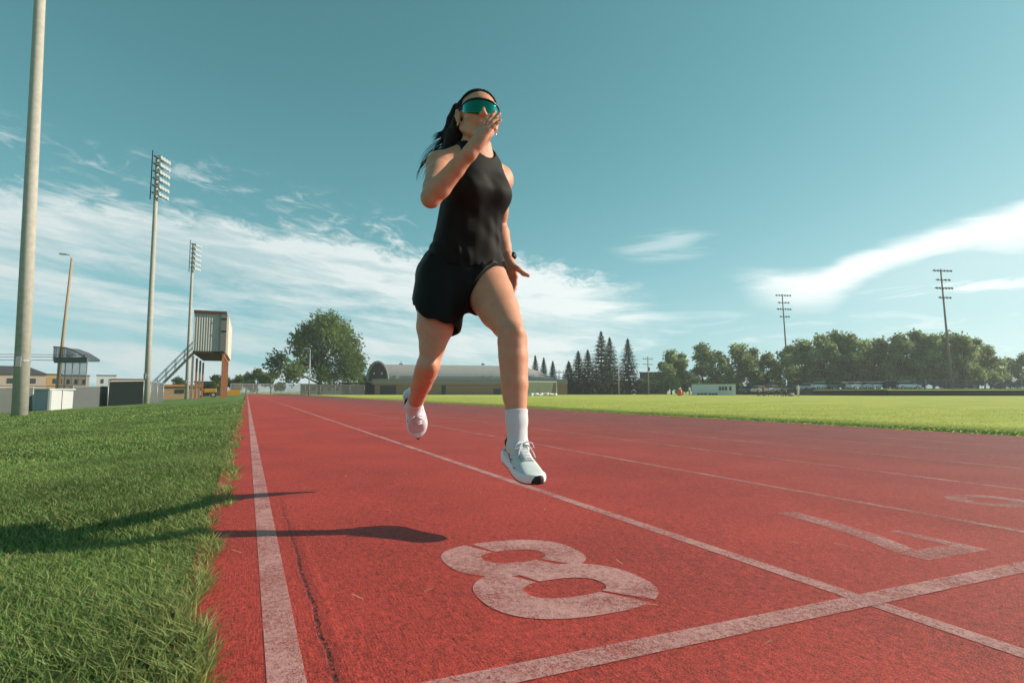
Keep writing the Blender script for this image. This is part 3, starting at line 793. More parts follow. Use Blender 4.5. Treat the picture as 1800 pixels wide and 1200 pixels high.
# ---- sunglasses
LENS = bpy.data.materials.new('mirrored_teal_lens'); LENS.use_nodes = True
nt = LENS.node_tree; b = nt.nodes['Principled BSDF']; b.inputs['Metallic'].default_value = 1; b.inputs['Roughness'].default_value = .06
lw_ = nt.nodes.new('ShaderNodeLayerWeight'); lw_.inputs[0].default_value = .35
nt.links.new(mixc(nt, N(nt, lw_.outputs['Facing']).step(.05, .8), (.015, .17, .10), (.03, .50, .62)), b.inputs['Base Color'])  # dark green centre stands in for a reflection, put into the lens colour
FRAME = mat('black_frame_plastic', (.01, .01, .011), .3, spec=.5)
phis = np.linspace(-R_(74), R_(74), 41)
def lens_pt(ph, t, off=0):
    """t in 0..1 bottom to top"""
    s_ = abs(ph)/R_(74); x = (.0745+off)*math.sin(ph)*1.03; y = .010+(.083+off)*math.cos(ph)**.9 if math.cos(ph) > 0 else .01
    y += .008
    top = .026-.006*s_**2-.008*s_**4; bot = -.034+.010*s_**1.5+.020*s_**4+.021*math.exp(-(x/.010)**2)
    return H(x, y-.004*(1-t), bot+(top-bot)*t)
rings = []
for ph in phis:
    rings.append([lens_pt(ph, t, .001) for t in np.linspace(0, 1, 9)]+[lens_pt(ph, t, -.0015) for t in np.linspace(1, 0, 9)])
gl = MB(); gl.tube([Vector(lens_pt(p, 1.03, .001)) for p in phis], .0032, 8)
for s_ in (-1, 1):
    gl.tube([Vector(lens_pt(s_*R_(74), t, .001)) for t in (.05, .4, .8, 1.03)], [.002, .003, .004, .0032], 8)
    gl.tube([Vector(lens_pt(s_*R_(74), .85)), Vector(H(s_*.079, .0, .014)), Vector(H(s_*.079, -.02, .010)), Vector(H(s_*.076, -.04, -.005))], [.004, .0032, .003, .003], 8)
glasses = gl.build('sunglasses', FRAME, person, True, XFB)
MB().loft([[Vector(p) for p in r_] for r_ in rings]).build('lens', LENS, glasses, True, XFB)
# ---- earrings, watch, bracelet
GOLD = mat('gold', (.8, .55, .2), .25, 1); SILV = mat('silver', (.8, .8, .82), .2, 1)
def hoop(c, rad, th, ax1, ax2): 
    m = MB(); m.tube([Vector(c+ax1*math.cos(a)*rad+ax2*math.sin(a)*rad) for a in np.linspace(0, 2*math.pi, 25)], th, 6); return m
hoop(H(-.079, .004, -.040), .0085, .0022, hf, hz).build('earring', GOLD, person, True, XFB)
hoop(H(.080, .006, -.046), .012, .0016, hf, hz).build('earring', SILV, person, True, XFB)
fa = nrm(J['lwr']-J['lel']); wc = lerp(J['lel'], J['lwr'], .93); q1 = nrm(np.cross(fa, cF)); q2 = np.cross(fa, q1)
m = MB(); m.tube([Vector(wc+q1*math.cos(a)*.0285+q2*math.sin(a)*.0285) for a in np.linspace(0, 2*math.pi, 29)], .005, 8)
m.tube([Vector(wc+q1*math.cos(a)*.0285+q2*math.sin(a)*.0285+fa*.006) for a in np.linspace(0, 2*math.pi, 29)], .005, 8)
wd = q1 if q1@cR > 0 else -q1; wd = nrm(wd+(-cF)*.35)
watch = m.build('watch', mat('black_watch_strap', (.012, .012, .013), .45), person, True, XFB)
m = MB(); m.tube([Vector(wc+wd*.026), Vector(wc+wd*.033), Vector(wc+wd*.040)], [.017, .018, .015], 20); m.build('watch_case', mat('black_watch_glass', (.015, .017, .018), .12, spec=.7), watch, True, XFB)

# ---- socks and shoes
SOCK = mat('white_knit_sock', (.74, .75, .79), .85, spec=.1, bump=.5, bscale=420)
def sock(hip, kn, an, t0, fwd, r_top, r_bot):
    ax = nrm(an-kn); F_ = Field(np.minimum(lerp(kn, an, t0), an+fwd*.09)-.09, np.maximum(lerp(kn, an, t0), an+fwd*.09)+.09, .003)
    leg(F_, hip, kn, an, 1); F_.D -= .0034
    F_.cone(an+ax*.012, an+fwd*.06+ax*.045, .030, .022, .03)
    F_.cut(lambda P: (P-lerp(kn, an, t0))@ax, .003)
    sl, P = F_.block(F_.lo, F_.lo+F_.h*F_.n); t = (P-kn)@ax
    F_.D += (.0008*np.sin(t*900)*np.exp(-((t-np.linalg.norm(an-kn)*t0-.008)/.012)**2)).astype(np.float32)
    V, Q = F_.mesh(); part('sock', V, Q, SOCK)
UPPER = mat('pale_mint_mesh_fabric', (.64, .72, .74), .75, spec=.2, bump=.6, bscale=380, var=.06, vscale=40)
UPPER2 = mat('pale_lilac_mesh_fabric', (.72, .66, .76), .75, spec=.2, bump=.6, bscale=380, var=.06, vscale=40)
MID = mat('white_foam_midsole', (.78, .78, .81), .6, spec=.25, bump=.15, bscale=120); RUB = mat('black_rubber_outsole', (.02, .018, .018), .6)
LACE = mat('white_shoelace', (.74, .72, .78), .8, bump=.4, bscale=500); LINE_ = mat('navy_padded_collar', (.012, .012, .025), .8)
EMB = mat('mauve_stripe', (.25, .17, .27), .6)
ST = [-.066, -.060, -.045, -.02, .01, .04, .07, .10, .13, .155, .175, .188, .194]
HW = [.012, .026, .034, .037, .036, .036, .040, .046, .048, .045, .036, .022, .006]      # upper half widths
HT = [.070, .080, .086, .080, .078, .084, .078, .066, .056, .048, .040, .032, .024]
def solebot(x): return .014*max(0, (x-.11)/.085)**2+.010*max(0, (-x-.03)/.04)**1.5
def shoe(an, fwd, upv, sgn, uppermat, label):
    """sgn +1: outer side is her left"""
    f = nrm(fwd); z = nrm(np.array(upv)-f*(np.array(upv)@f)); l = np.cross(z, f)
    T0 = an-z*.074; SH = .94; f, l, z = f*SH, l*SH, z*SH
    X = Matrix(((f[0], l[0], z[0], T0[0]), (f[1], l[1], z[1], T0[1]), (f[2], l[2], z[2], T0[2]), (0, 0, 0, 1))); X = Matrix.Translation(Vector(-BASE)) @ X
    cy = lambda x: -sgn*(.010*math.sin(max(0, (x+.02))/.22*math.pi))*.6
    up = []
    for x, w, h in zip(ST, HW, HT):
        sb = .026+solebot(x); ring = []
        for k in range(22):
            a = math.pi*k/21; c, s_ = math.cos(a), math.sin(a)
            sq = math.copysign(abs(c)**.75, c)
            open_ = 1.0
            ring.append((x, cy(x)+w*sq*(1.04 if s_ < .3 else 1), sb-.006+(h-sb+.006)*s_**.62))
        up.append(ring)
    m = MB(); m.loft(up, closed=True); u = m.build('shoe', uppermat, person, True, X)
    sub = u.modifiers.new('smooth', 'SUBSURF'); sub.levels = 1; sub.render_levels = 2
    if label: u['label'] = label
    so_, ou = [], []
    XS = np.linspace(-.076, .200, 26)
    for x in XS:
        w = np.interp(x, [-.076, -.072, -.06, -.03, .03, .09, .13, .16, .18, .194, .200], [.006, .018, .036, .043, .040, .048, .052, .048, .038, .020, .005])
        zb = solebot(x); zt = .034+.010*np.exp(-((x+.06)/.03)**2)+solebot(x)*.8; flare = 1.06 if x < .05 else 1.02
        ring = []
        for (yy, zq) in ((-.88, 0), (-1, .18), (-1.03, .45), (-1.0, .8), (-.93, 1), (0, 1.0), (.93, 1), (1.0, .8), (1.03, .45), (1, .18), (.88, 0), (0, 0)):
            ring.append((x, cy(x)+yy*w*(flare if zq < .5 else 1), zb+(zt-zb)*zq))
        so_.append(ring)
        ou.append([(x, cy(x)+yy*w*.93, zb+zq) for yy, zq in ((-1, -.003), (-1, .003), (0, .003), (1, .003), (1, -.003), (0, -.003))])
    MB().loft(so_).build('midsole', MID, u, True, X); MB().loft(ou).build('outsole', RUB, u, False, X)
    toe = [[(x, cy(x)+yy*np.interp(x, [.165, .18, .194, .203], [.034, .030, .021, .006]), solebot(x)+.001+zq*np.interp(x, [.165, .2], [.004, .030])) for yy, zq in ((-1.05, 0), (-1.05, .5), (-.8, 1), (0, 1.05), (.8, 1), (1.05, .5), (1.05, 0))] for x in (.165, .175, .185, .194, .200, .205)]
    MB().loft(toe).build('toe_cap', RUB, u, True, X)
    # collar: padded ring round the ankle opening
    col = []
    for a in np.linspace(0, 2*math.pi, 30)[:-1]:
        x = -.012+.050*math.cos(a); y = .0385*math.sin(a); col.append((x, cy(x)+y, .082+(.016*max(0, -math.cos(a))**2)+.006*max(0, math.cos(a))-.006))
    col.append(col[0]); MB().tube(col, .0055, 8).build('collar', LINE_, u, True, X)
    tg = [[(x, cy(x)+yy*.022, zz+(1-yy*yy)*.006+dz_) for yy in (-1, -.5, 0, .5, 1) for dz_ in (0,)]+[(x, cy(x)+yy*.022, zz+(1-yy*yy)*.006-.005) for yy in (1, .5, 0, -.5, -1)] for x, zz in ((.030, .104), (.042, .094), (.06, .084), (.085, .076), (.11, .0655))]
    MB().loft(tg).build('tongue', uppermat, u, True, X)
    m = MB()
    for i, x in enumerate((.045, .060, .075, .090, .105)):
        zz = np.interp(x, [.04, .11], [.096, .071]); w = .024
        m.tube([(x+.004, cy(x)-w, zz-.010), (x, cy(x)-.011, zz), (x-.001, cy(x), zz+.0025), (x, cy(x)+.011, zz), (x+.004, cy(x)+w, zz-.010)], .0026, 6)
    for s_ in (-1, 1):
        m.tube([(.040, cy(.04), .100), (.046, s_*.014, .112), (.052, s_*.032, .108), (.058, s_*.040, .092), (.054, s_*.030, .090), (.044, s_*.012, .098), (.040, 0, .100)], .0024, 6)
        m.tube([(.040, 0, .100), (.056, s_*.016, .102), (.074, s_*.030, .080), (.088, s_*.034, .066)], .0022, 6)
    m.build('shoelace', LACE, u, True, X)
    for s_ in (-1, 1):                                     # curved double stripe on the flank
        for (zofs, x0, x1, am) in ((.046, -.045, .105, .012), (.058, -.030, .055, .010)):
            pts_ = []
            for t in np.linspace(0, 1, 15):
                x = x0+(x1-x0)*t; w = np.interp(x, ST, HW); zq = zofs+am*math.sin(t*2*math.pi)*.8-.010*t
                h = np.interp(x, ST, HT); sb = .026+solebot(x); sn = min(1, max(.02, (zq-sb+.006)/(h-sb+.006)))**(1/.62); cs = math.sqrt(max(0, 1-sn*sn))**.75
                pts_.append((x, cy(x)+s_*(w*cs+.0008), zq))
            MB().tube(pts_, .0026, 6).build('stripe', EMB, u, True, X)
    return u
lf = nrm(np.array([.0, -1.0, -.30])); ru = nrm(J['rkn']-J['ran'])
sock(J['lhip'], J['lkn'], J['lan'], .68, lf, .0385, .038)
shoe(J['lan'], lf, np.array([0, -.28, 1.]), 1, UPPER, 'pale mint running shoe on the leading foot')
rf = nrm(cR*.07-cU*.90+cF*.34)
sock(J['rhip'], J['rkn'], J['ran'], .84, rf, .037, .036)
shoe(J['ran'], rf, -cF*.9-cU*.25+cR*.22, -1, UPPER2, 'lilac tinted running shoe on the trailing foot')

HAZE_DENSITY = .0006
# ================================================================== BACKGROUND THINGS
def loc(px, d, dz=0): x, y, z = spot(px, d); return Vector((x, y, z+dz))
def pxm(d): return d/FPX                                    # metres per photo unit at distance d
CONC = mat('weathered_concrete_pole', (.42, .40, .37), .85, var=.25, vscale=6, bump=.3, bscale=60)
STEEL = mat('galvanised_steel', (.34, .35, .36), .5, .4, var=.15, vscale=3)
WOODP = mat('grey_weathered_wood', (.22, .19, .16), .85, var=.25, vscale=5)
DARK = mat('dark_metal', (.03, .03, .033), .5, .3)
GLASSL = mat('floodlight_glass', (.75, .78, .8), .12, .6)
ALU = mat('lamp_aluminium', (.55, .56, .57), .35, .8)
def face_rz(v): return math.atan2(v[1], v[0])
# ---------------------------------------------------------------- floodlight masts on the left
def mast(px, d, H_, r0, r1, lean, rows, label):
    t = empty('floodlight_mast', loc(px, d), label, 'light pole', 'tall floodlight masts along the left of the track')
    m = MB(); m.tube([(0, 0, -.3), (lean*H_*.35, 0, H_*.35), (lean*H_*.7, 0, H_*.7), (lean*H_, 0, H_)], [r0, lerp(r0, r1, .35), lerp(r0, r1, .7), r1], 16); m.build('pole', CONC, t, True)
    m = MB()
    m.tube([(lean*1.9, 0, 1.9), (lean*1.9, 0, 1.98)], r0*1.02, 16); m.build('band', STEEL, t)
    m = MB(); m.box((lean*1.6-r0*.2, -r0*1.0, 1.9), (.14, .10, .35)); m.build('junction_box', STEEL, t)
    if rows:
        top = H_
        m = MB(); 
        for i in range(rows): m.box((lean*top+.10, 0, top-.2-i*.53), (.08, 1.1, .08))
        m.box((lean*top-.14, -.35, top-1.5), (.05, .05, 3.6)); m.box((lean*top-.14, .35, top-1.7), (.05, .05, 3.2)); m.build('bracket', DARK, t)
        for i in range(rows):
            for j in range(4):
                y = -.45+j*.30; z = top-.2-i*.53; hd = MB()
                hd.loft([[(lean*top+.2+q*.42, y+math.cos(a)*rr, z-.10*q-.02+math.sin(a)*rr) for a in [2*math.pi*k/10 for k in range(10)]] for q, rr in ((0, .05), (.25, .08), (.7, .15), (1, .165))])
                h = hd.build('floodlight', ALU, t, True)
                gl = MB(); gl.loft([[(lean*top+.2+.425, y+math.cos(a)*.15, z-.12+math.sin(a)*.15) for a in [2*math.pi*k/10 for k in range(10)]], [(lean*top+.2+.445, y+math.cos(a)*.12, z-.12+math.sin(a)*.12) for a in [2*math.pi*k/10 for k in range(10)]]]); gl.build('lens', GLASSL, h)
    return t
mast(38, 20, 20.5, .235, .15, -.022, 6, 'thick concrete floodlight mast at the far left, nearest the camera, its top out of frame')
t = mast(258, 39.5, 17.7, .20, .12, -.010, 6, 'middle floodlight mast, slim pole with a tall cluster of lamps, between fence and lawn'); t.rotation_euler.z = R_(-25)
t = mast(328, 62, 17.3, .20, .12, -.004, 6, 'farthest floodlight mast on the left, rising beside the raised announcer booth'); t.rotation_euler.z = R_(-25)
# slim street lamp behind the backstop
t = empty('street_lamp', loc(99, 60), 'slim tan lamp post with a small lamp head behind the ball field backstop', 'lamp post')
m = MB(); m.tube([(0, 0, -.3), (.55, 0, 15.6)], [.19, .11], 10); m.build('pole', mat('tan_wood_pole', (.36, .27, .18), .85, var=.2), t, True)
m = MB(); m.tube([(.55, 0, 15.5), (.35, 0, 15.9), (-.1, 0, 16.0)], .05, 6); m.box((-.25, 0, 15.95), (.7, .3, .16), bevel=.04); m.build('lamp_head', ALU, t)
# ---------------------------------------------------------------- announcer booth on legs
def booth():
    Y0 = 55.; X = lambda px, Y: Y*math.tan(YAW+math.atan((px-900)/FPX)); x0, x1 = X(337, Y0), X(394, Y0); xc = (x0+x1)/2
    p = Vector((xc, Y0, ground_z(xc))); dep = lambda x, y: x*cF[0]+y*cF[1]; k = dep(xc, Y0)/FPX; Z = lambda py: (689-py)*k+CAMZ-p.z
    t = empty('announcer_booth', p, 'grey corrugated announcer booth raised on rust brown legs beside the lawn', 'booth')
    h = (x1-x0)/2; L_ = 13.; z0, z1 = Z(617), Z(550)
    cor = MB(); n = 52; pts = [(-h+2*h*i/n, -.012 if i % 4 < 2 else .012) for i in range(n+1)]
    cor.loft([[(x, y, z0) for x, y in pts]+[(h, L_, z0), (-h, L_, z0)], [(x, y, z1) for x, y in pts]+[(h, L_, z1), (-h, L_, z1)]])
    CORR = mat('grey_corrugated_steel', (.40, .405, .395), .6, .2, var=.22, vscale=1.2, aniso=(4, 4, .35)); b = cor.build('cabin', CORR, t)
    m = MB(); m.box((0, L_/2, z1+.11), (2*h+.06, L_+.3, .24)); m.build('roof', mat('brown_roof_trim', (.10, .055, .048), .7, var=.2), t)
    m = MB(); m.box((0, L_/2, z0-.10), (2*h-.03, L_+.06, .20)); m.build('floor_frame', mat('dark_brown_steel', (.06, .032, .026), .7), t)
    m = MB(); m.box((h-.16, -.09, (z0+z1)/2), (.42, .12, z1-z0-.06)); w = m.build('end_panel', mat('dark_grey_panel', (.17, .175, .18), .6, var=.1), t)
    for z in (z1-.42, z0+1.75):
        m = MB(); m.box((h-.16, -.17, z), (.46, .05, .10)); m.build('hinge_bar', DARK, w)
    m = MB(); m.box((h+.10, L_*.52, (z0+z1)/2-.1), (.16, L_*.86, z1-z0+.15)); m.build('viewing_shutter', mat('cream_painted_steel', (.60, .56, .50), .6, var=.1), t)
    RUST = mat('rust_brown_steel', (.42, .17, .085), .7, var=.25, vscale=4); GREYW = mat('grey_leg_steel', (.26, .22, .20), .7, var=.2)
    for j, y in enumerate((.15, 4.4, 8.6, 12.8)):
        for x in (-h+.05, h-.12):
            l = MB(); l.box((x, y, (z0-.4)/2-.2), (.17, .17, z0)); l.build('leg', RUST if x > 0 or j % 2 == 1 else GREYW, t)
    m = MB(); m.box((h-.12, L_/2, z0-.30), (.16, L_, .2)); m.build('beam', RUST, t)
    st = MB(); a = Vector((-h-.05, 1.5, z0-.1)); e = Vector((-h-3.3, 1.5, .0))
    for y in (1.1, 1.9): st.tube([a+Vector((0, y-1.5, 0)), e+Vector((0, y-1.5, 0))], .07, 6)
    for i in range(16): st.box(lerp(a, e, (i+.5)/16), (.24, .8, .05))
    s_ = st.build('stair', mat('grey_stair_steel', (.36, .36, .35), .7), t)
    r_ = MB()
    for y in (-.4, .4):
        for up in (.55, 1.0): r_.tube([a+Vector((0, y, up)), e+Vector((0, y, up))], .03, 6)
        for i in range(6): q = lerp(a, e, i/5)+Vector((0, y, 0)); r_.tube([q, q+Vector((0, 0, 1.0))], .025, 6)
    r_.build('handrail', STEEL, s_)
booth()
# ---------------------------------------------------------------- fences, sheds, backstop on the left
def mesh_mat(name, col, open_):
    m = bpy.data.materials.new(name); m.use_nodes = True; nt = m.node_tree; b = nt.nodes['Principled BSDF']
    b.inputs['Base Color'].default_value = (*col, 1); b.inputs['Roughness'].default_value = .8; b.inputs['Specular IOR Level'].default_value = .08
    tc = nt.nodes.new('ShaderNodeTexCoord'); x, y, z = xyz(nt, tc.outputs['Object']); f = 6.2832/.06
    w = ((x+y+z)*f).sin().max(((x+y-z)*f).sin())                     # woven diamond wires
    t = nt.nodes.new('ShaderNodeBsdfTransparent'); mx = nt.nodes.new('ShaderNodeMixShader')
    nt.links.new(w.step(open_-.08, open_).s, mx.inputs[0]); nt.links.new(t.outputs[0], mx.inputs[1]); nt.links.new(b.outputs[0], mx.inputs[2])
    nt.links.new(mx.outputs[0], nt.nodes['Material Output'].inputs[0]); return m
WIRE = mesh_mat('chain_link_wire', (.16, .17, .17), .95); SCREEN = mesh_mat('dark_windscreen_mesh', (.014, .022, .022), -.2)
GSCREEN = mesh_mat('grey_windscreen_mesh', (.13, .145, .15), .1)
def fence(name, pts, h, m, label, posts=3.0, group=None):
    P = [Vector(loc(px, d)) for px, d in pts]; o = P[0]; t = empty(name, o, label, 'fence', group)
    mm = MB(); pm = MB(); k = 0
    for a, b in zip(P, P[1:]):
        d = (b-a); n = max(1, int(d.length/posts)); side = Vector((-d.y, d.x, 0)).normalized()*.01
        A, B = a-o, b-o
        mm.loft([[A+side, A-side, A-side+Vector((0, 0, h)), A+side+Vector((0, 0, h))], [B+side, B-side, B-side+Vector((0, 0, h)), B+side+Vector((0, 0, h))]])
        r = MB(); r.tube([A+Vector((0, 0, h)), B+Vector((0, 0, h))], .03, 6); r.build('rail', STEEL, t)
        for i in range(n+1 if (b-P[-1]).length < .01 else n):
            if k > 60: break
            q = lerp(A, B, i/n); pmx = MB(); pmx.tube([q-Vector((0, 0, .2)), q+Vector((0, 0, h+.05))], .035, 6); pmx.build('post', STEEL, t, True); k += 1
    mm.build('mesh_panel', m, t); return t
fence('chain_link_fence', [(-160, 24), (58, 30)], 1.25, GSCREEN, 'low grey mesh fence behind the thick mast at the far left')
fence('chain_link_fence', [(128, 33), (192, 37)], 1.25, GSCREEN, 'grey mesh fence between the white sheds and the dark windscreen')
fence('windscreen_fence', [(190, 36), (252, 38.5)], 1.55, SCREEN, 'dark green windscreen fence left of the middle floodlight mast')
fence('windscreen_fence', [(264, 40), (287, 46)], 1.5, GSCREEN, 'short grey screened fence right of the middle floodlight mast')
fence('chain_link_fence', [(405, 105), (480, 118), (640, 128)], 2.2, WIRE, 'grey chain link fence beyond the end of the track by the big tree')
# white sheds (dugout)
WHITE = mat('white_painted_siding', (.50, .52, .54), .6, var=.08, vscale=1.5, aniso=(8, 8, .3)); SHADE = mat('shaded_white_siding', (.33, .36, .38), .65, var=.1, vscale=1.5, aniso=(8, 8, .3))  # side wall's shade is put into a darker copy of the white
t = empty('dugout_shed', loc(60, 31.5), 'low white team dugout shed, side wall toned as in shade, just right of the thick mast', 'shed')
a, b, c = Vector((0, 0, 0)), loc(88, 30)-loc(60, 31.5), loc(129, 33)-loc(60, 31.5); a.z = b.z = c.z = 0
up = Vector((0, 0, 1.13)); back = Vector((-.6, 2.6, 0))
def wallq(name, p, q, m, th=.08):
    d = (q-p).normalized(); nn = Vector((d.y, -d.x, 0))*th; w = MB()
    w.loft([[p, q, q-nn, p-nn], [p+up, q+up, q-nn+up, p-nn+up]]); return w.build(name, m, t)
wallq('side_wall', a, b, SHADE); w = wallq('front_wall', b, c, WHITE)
m = MB(); dd = (c-b).normalized(); q = lerp(b, c, .5)+Vector((dd.y, -dd.x, 0))*.01; m.box(q+Vector((0, 0, .56)), (.04, .02, 1.13), rz=math.atan2(dd.y, dd.x)); m.build('seam', DARK, w)
m = MB(); m.prism([tuple((a+Vector((-.1, -.1, 0))).xy), tuple((b+Vector((0, -.12, 0))).xy), tuple((c+Vector((.12, -.05, 0))).xy), tuple((c+back).xy), tuple((a+back).xy)], (1.135, 1.20), 'Z'); m.build('roof', mat('pale_blue_roof_sheet', (.50, .56, .62), .5, var=.1), t)
# backstop with a curved hood and cables
t = empty('backstop', loc(62, 46), 'tall ball field backstop with curved hood and netting cables on the left', 'backstop', rz=-YAW)
k = pxm(46); zt = (689-601)*k+.8
m = MB(); W_ = 88*k
for i in range(5):
    x = W_*(.42+.58*i/4)
    m.tube([(x, 0, -.2), (x, 0, zt-1.3)], .04, 6)
m.build('post', STEEL, t)
hood = MB(); hp = [(W_*.30, zt), (W_*.55, zt-.08), (W_*.78, zt-.42), (W_*1.0, zt-.95), (W_*1.0, zt-1.15), (W_*.30, zt-1.15)]
hood.prism(hp, (0, 1.4)); hood.build('hood', mesh_mat('dark_hood_mesh', (.05, .055, .06), .6), t)
hb = MB(); hb.box((W_*.68, -.05, zt-1.1), (W_*.66, .12, .42)); hb.tube([(W_*.30, 0, zt), (W_*.55, 0, zt-.08), (W_*.78, 0, zt-.42), (W_*1.0, 0, zt-.95)], .06, 6); hb.build('hood_beam', mat('grey_steel_beam', (.12, .125, .13), .6), t)
c_ = MB()
for dz_ in (.55, .75, 1.0, 3.1): c_.tube([(-9, 0, zt-dz_), (W_, 0, zt-dz_-.12)], .02, 5)
c_.build('cable', DARK, t)
nn = MB(); nn.box((W_*.7, .02, (zt-1.2)/2), (W_*.6, .02, zt-1.2)); nn.build('net', mesh_mat('backstop_net', (.10, .11, .11), .80), t)
# far sheds and houses on the left
PEACH = mat('peach_stucco', (.45, .35, .29), .8, var=.1); OCH = mat('ochre_wall', (.47, .29, .12), .8, var=.1); ROOFD = mat('dark_shingle_roof', (.05, .05, .055), .9, var=.2)
BRICK = mat('tan_brick', (.30, .175, .13), .85, var=.15, vscale=3); ORANGE = mat('orange_painted_steel', (.62, .20, .03), .6, var=.1); WIN = mat('dark_window_glass', (.03, .035, .04), .15, spec=.6)
def house(px0, px1, d, ytop, ybase, wallm, label, roof=None, name='house', nwin=3, cat='house'):
    k = pxm(d); w = (px1-px0)*k; h = (ybase-ytop)*k; p = at((px0+px1)/2, ybase, d); z = p[2]
    t = empty(name, (p[0], p[1], z), label, cat, rz=-(YAW-math.atan((900-(px0+px1)/2)/FPX)))
    m = MB(); m.box((0, 4, h/2-.6), (w, 8, h+1.2)); m.build('wall', wallm, t)
    for i in range(nwin):
        f = MB(); f.box((-w/2+w*(i+.7)/(nwin+.4), -.02, h*.55), (w/(nwin+1)*.45, .08, h*.34)); f.build('window', WIN, t)
    if roof == 'hip':
        r = MB(); e = .5; hr = h*.55
        r.loft([[(-w/2-e, -e, h+.01), (w/2+e, -e, h+.01), (w/2+e, 8+e, h+.01), (-w/2-e, 8+e, h+.01)], [(-w*.22, 3.6, h+hr), (w*.22, 3.6, h+hr), (w*.22, 4.4, h+hr), (-w*.22, 4.4, h+hr)]]); r.build('roof', ROOFD, t)
    else:
        r = MB(); r.box((0, 4, h+.12), (w+.4, 8.4, .24)); r.build('roof', roof or ROOFD, t)
    return t
house(-30, 66, 150, 657, 684, PEACH, 'peach stucco house with dark hip roof beyond the ball field at far left', 'hip')
house(70, 102, 175, 658, 684, OCH, 'ochre yellow building between the thick mast and the slim lamp post', None, 'building', 2, 'building')
house(102, 150, 190, 660, 684, PEACH, 'long low peach building behind the backstop netting', None, 'building', 4, 'building')
house(172, 200, 210, 660, 682, mat('white_wall', (.62, .63, .64), .7), 'small white building left of the middle mast on the skyline', None, 'building', 2, 'building')
house(200, 248, 200, 666, 686, BRICK, 'low tan brick building above the dark windscreen fence', mat('pale_roof_sheet', (.5, .5, .5), .6), 'building', 3, 'building')
house(286, 345, 72, 679, 698, mat('tan_wood_boards', (.40, .26, .16), .8, var=.2, vscale=2, aniso=(9, 9, .5)), 'tan boarded storage shed between the middle mast and the booth legs', mat('orange_shed_roof', (.5, .22, .08), .7), 'storage_shed', 1, 'shed')
house(345, 395, 120, 672, 688, BRICK, 'low brick building seen between the legs of the booth', None, 'building', 3, 'building')
# yellow tipping bin and tractor under the booth
t = empty('metal_skip', loc(410, 88), 'yellow metal skip standing on the grass just right of the booth legs', 'skip')
m = MB(); m.prism([(-1.1, .1), (.95, .1), (1.0, .95), (-.2, .95), (-1.7, .5)], (0, 1.8)); m.build('bin', mat('yellow_painted_steel', (.62, .29, .02), .5, var=.15), t)
m = MB(); m.box((0, .9, .99), (1.9, 1.8, .08)); m.build('lid', mat('dark_orange_lid', (.35, .14, .02), .6), t)
def tyre(t, x, y, r, w, rim=ALU):
    m = MB(); m.loft([[(x+math.cos(a)*rr, y+o, r+math.sin(a)*rr) for a in [2*math.pi*k/18 for k in range(18)]] for o, rr in ((-w/2, r*.85), (-w/2*.8, r), (w/2*.8, r), (w/2, r*.85))]); o = m.build('wheel', mat('tyre_rubber', (.018, .018, .019), .85), t)
    m = MB(); m.loft([[(x+math.cos(a)*r*.58, y+q, r+math.sin(a)*r*.58) for a in [2*math.pi*k/14 for k in range(14)]] for q in (-w/2-.012, w/2+.012)]); m.build('rim', rim, o)
t = empty('tractor', loc(360, 80), 'small yellow and red tractor parked beneath the announcer booth', 'tractor')
m = MB(); m.box((.7, 0, .95), (1.5, .7, .55), bevel=.06); m.box((-.35, 0, .85), (.8, .8, .5)); m.build('body', mat('tractor_yellow', (.55, .28, .03), .5), t)
m = MB(); m.box((-.5, 0, 1.45), (.12, .6, .6), bevel=.04); m.box((-.2, 0, 1.18), (.5, .55, .1)); m.build('seat', mat('red_seat', (.35, .05, .03), .6), t)
for x, r in ((-.6, .62), (1.1, .38)):
    for y in (-.6, .6): tyre(t, x, y, r, .3)
# ---------------------------------------------------------------- trees
LEAF = mat('tree_leaves', attr='tone', rough=.6, spec=.2, transl=.46); BARK = mat('tree_bark', (.10, .075, .055), .9, var=.3)
def cards(C, size, r, colour, flat=0.):
    """leaf clumps: bent quads with random orientation about centres C"""
    n = len(C); a = r.normal(size=(n, 3)); a[:, 2] *= (1-flat); a /= np.linalg.norm(a, axis=1)[:, None]; b = np.cross(a, r.normal(size=(n, 3))); b /= np.linalg.norm(b, axis=1)[:, None]
    s_ = size*r.uniform(.6, 1.35, n)[:, None]; nn = np.cross(a, b)
    P = np.stack([C+a*s_, C+b*s_*.62+nn*s_*.2, C-a*s_, C-b*s_*.62+nn*s_*.2], 1)
    return P.reshape(-1, 3), np.arange(n*4).reshape(n, 4), np.repeat(colour, 4, 0)
def leaf_obj(name, P, F, c, parent):
    o = mesh_np(name, P, F, LEAF, parent); ca = o.data.color_attributes.new('tone', 'FLOAT_COLOR', 'POINT')
    ca.data.foreach_set('color', np.concatenate([c, np.ones((len(c), 1))], 1).astype(np.float32).ravel()); return o
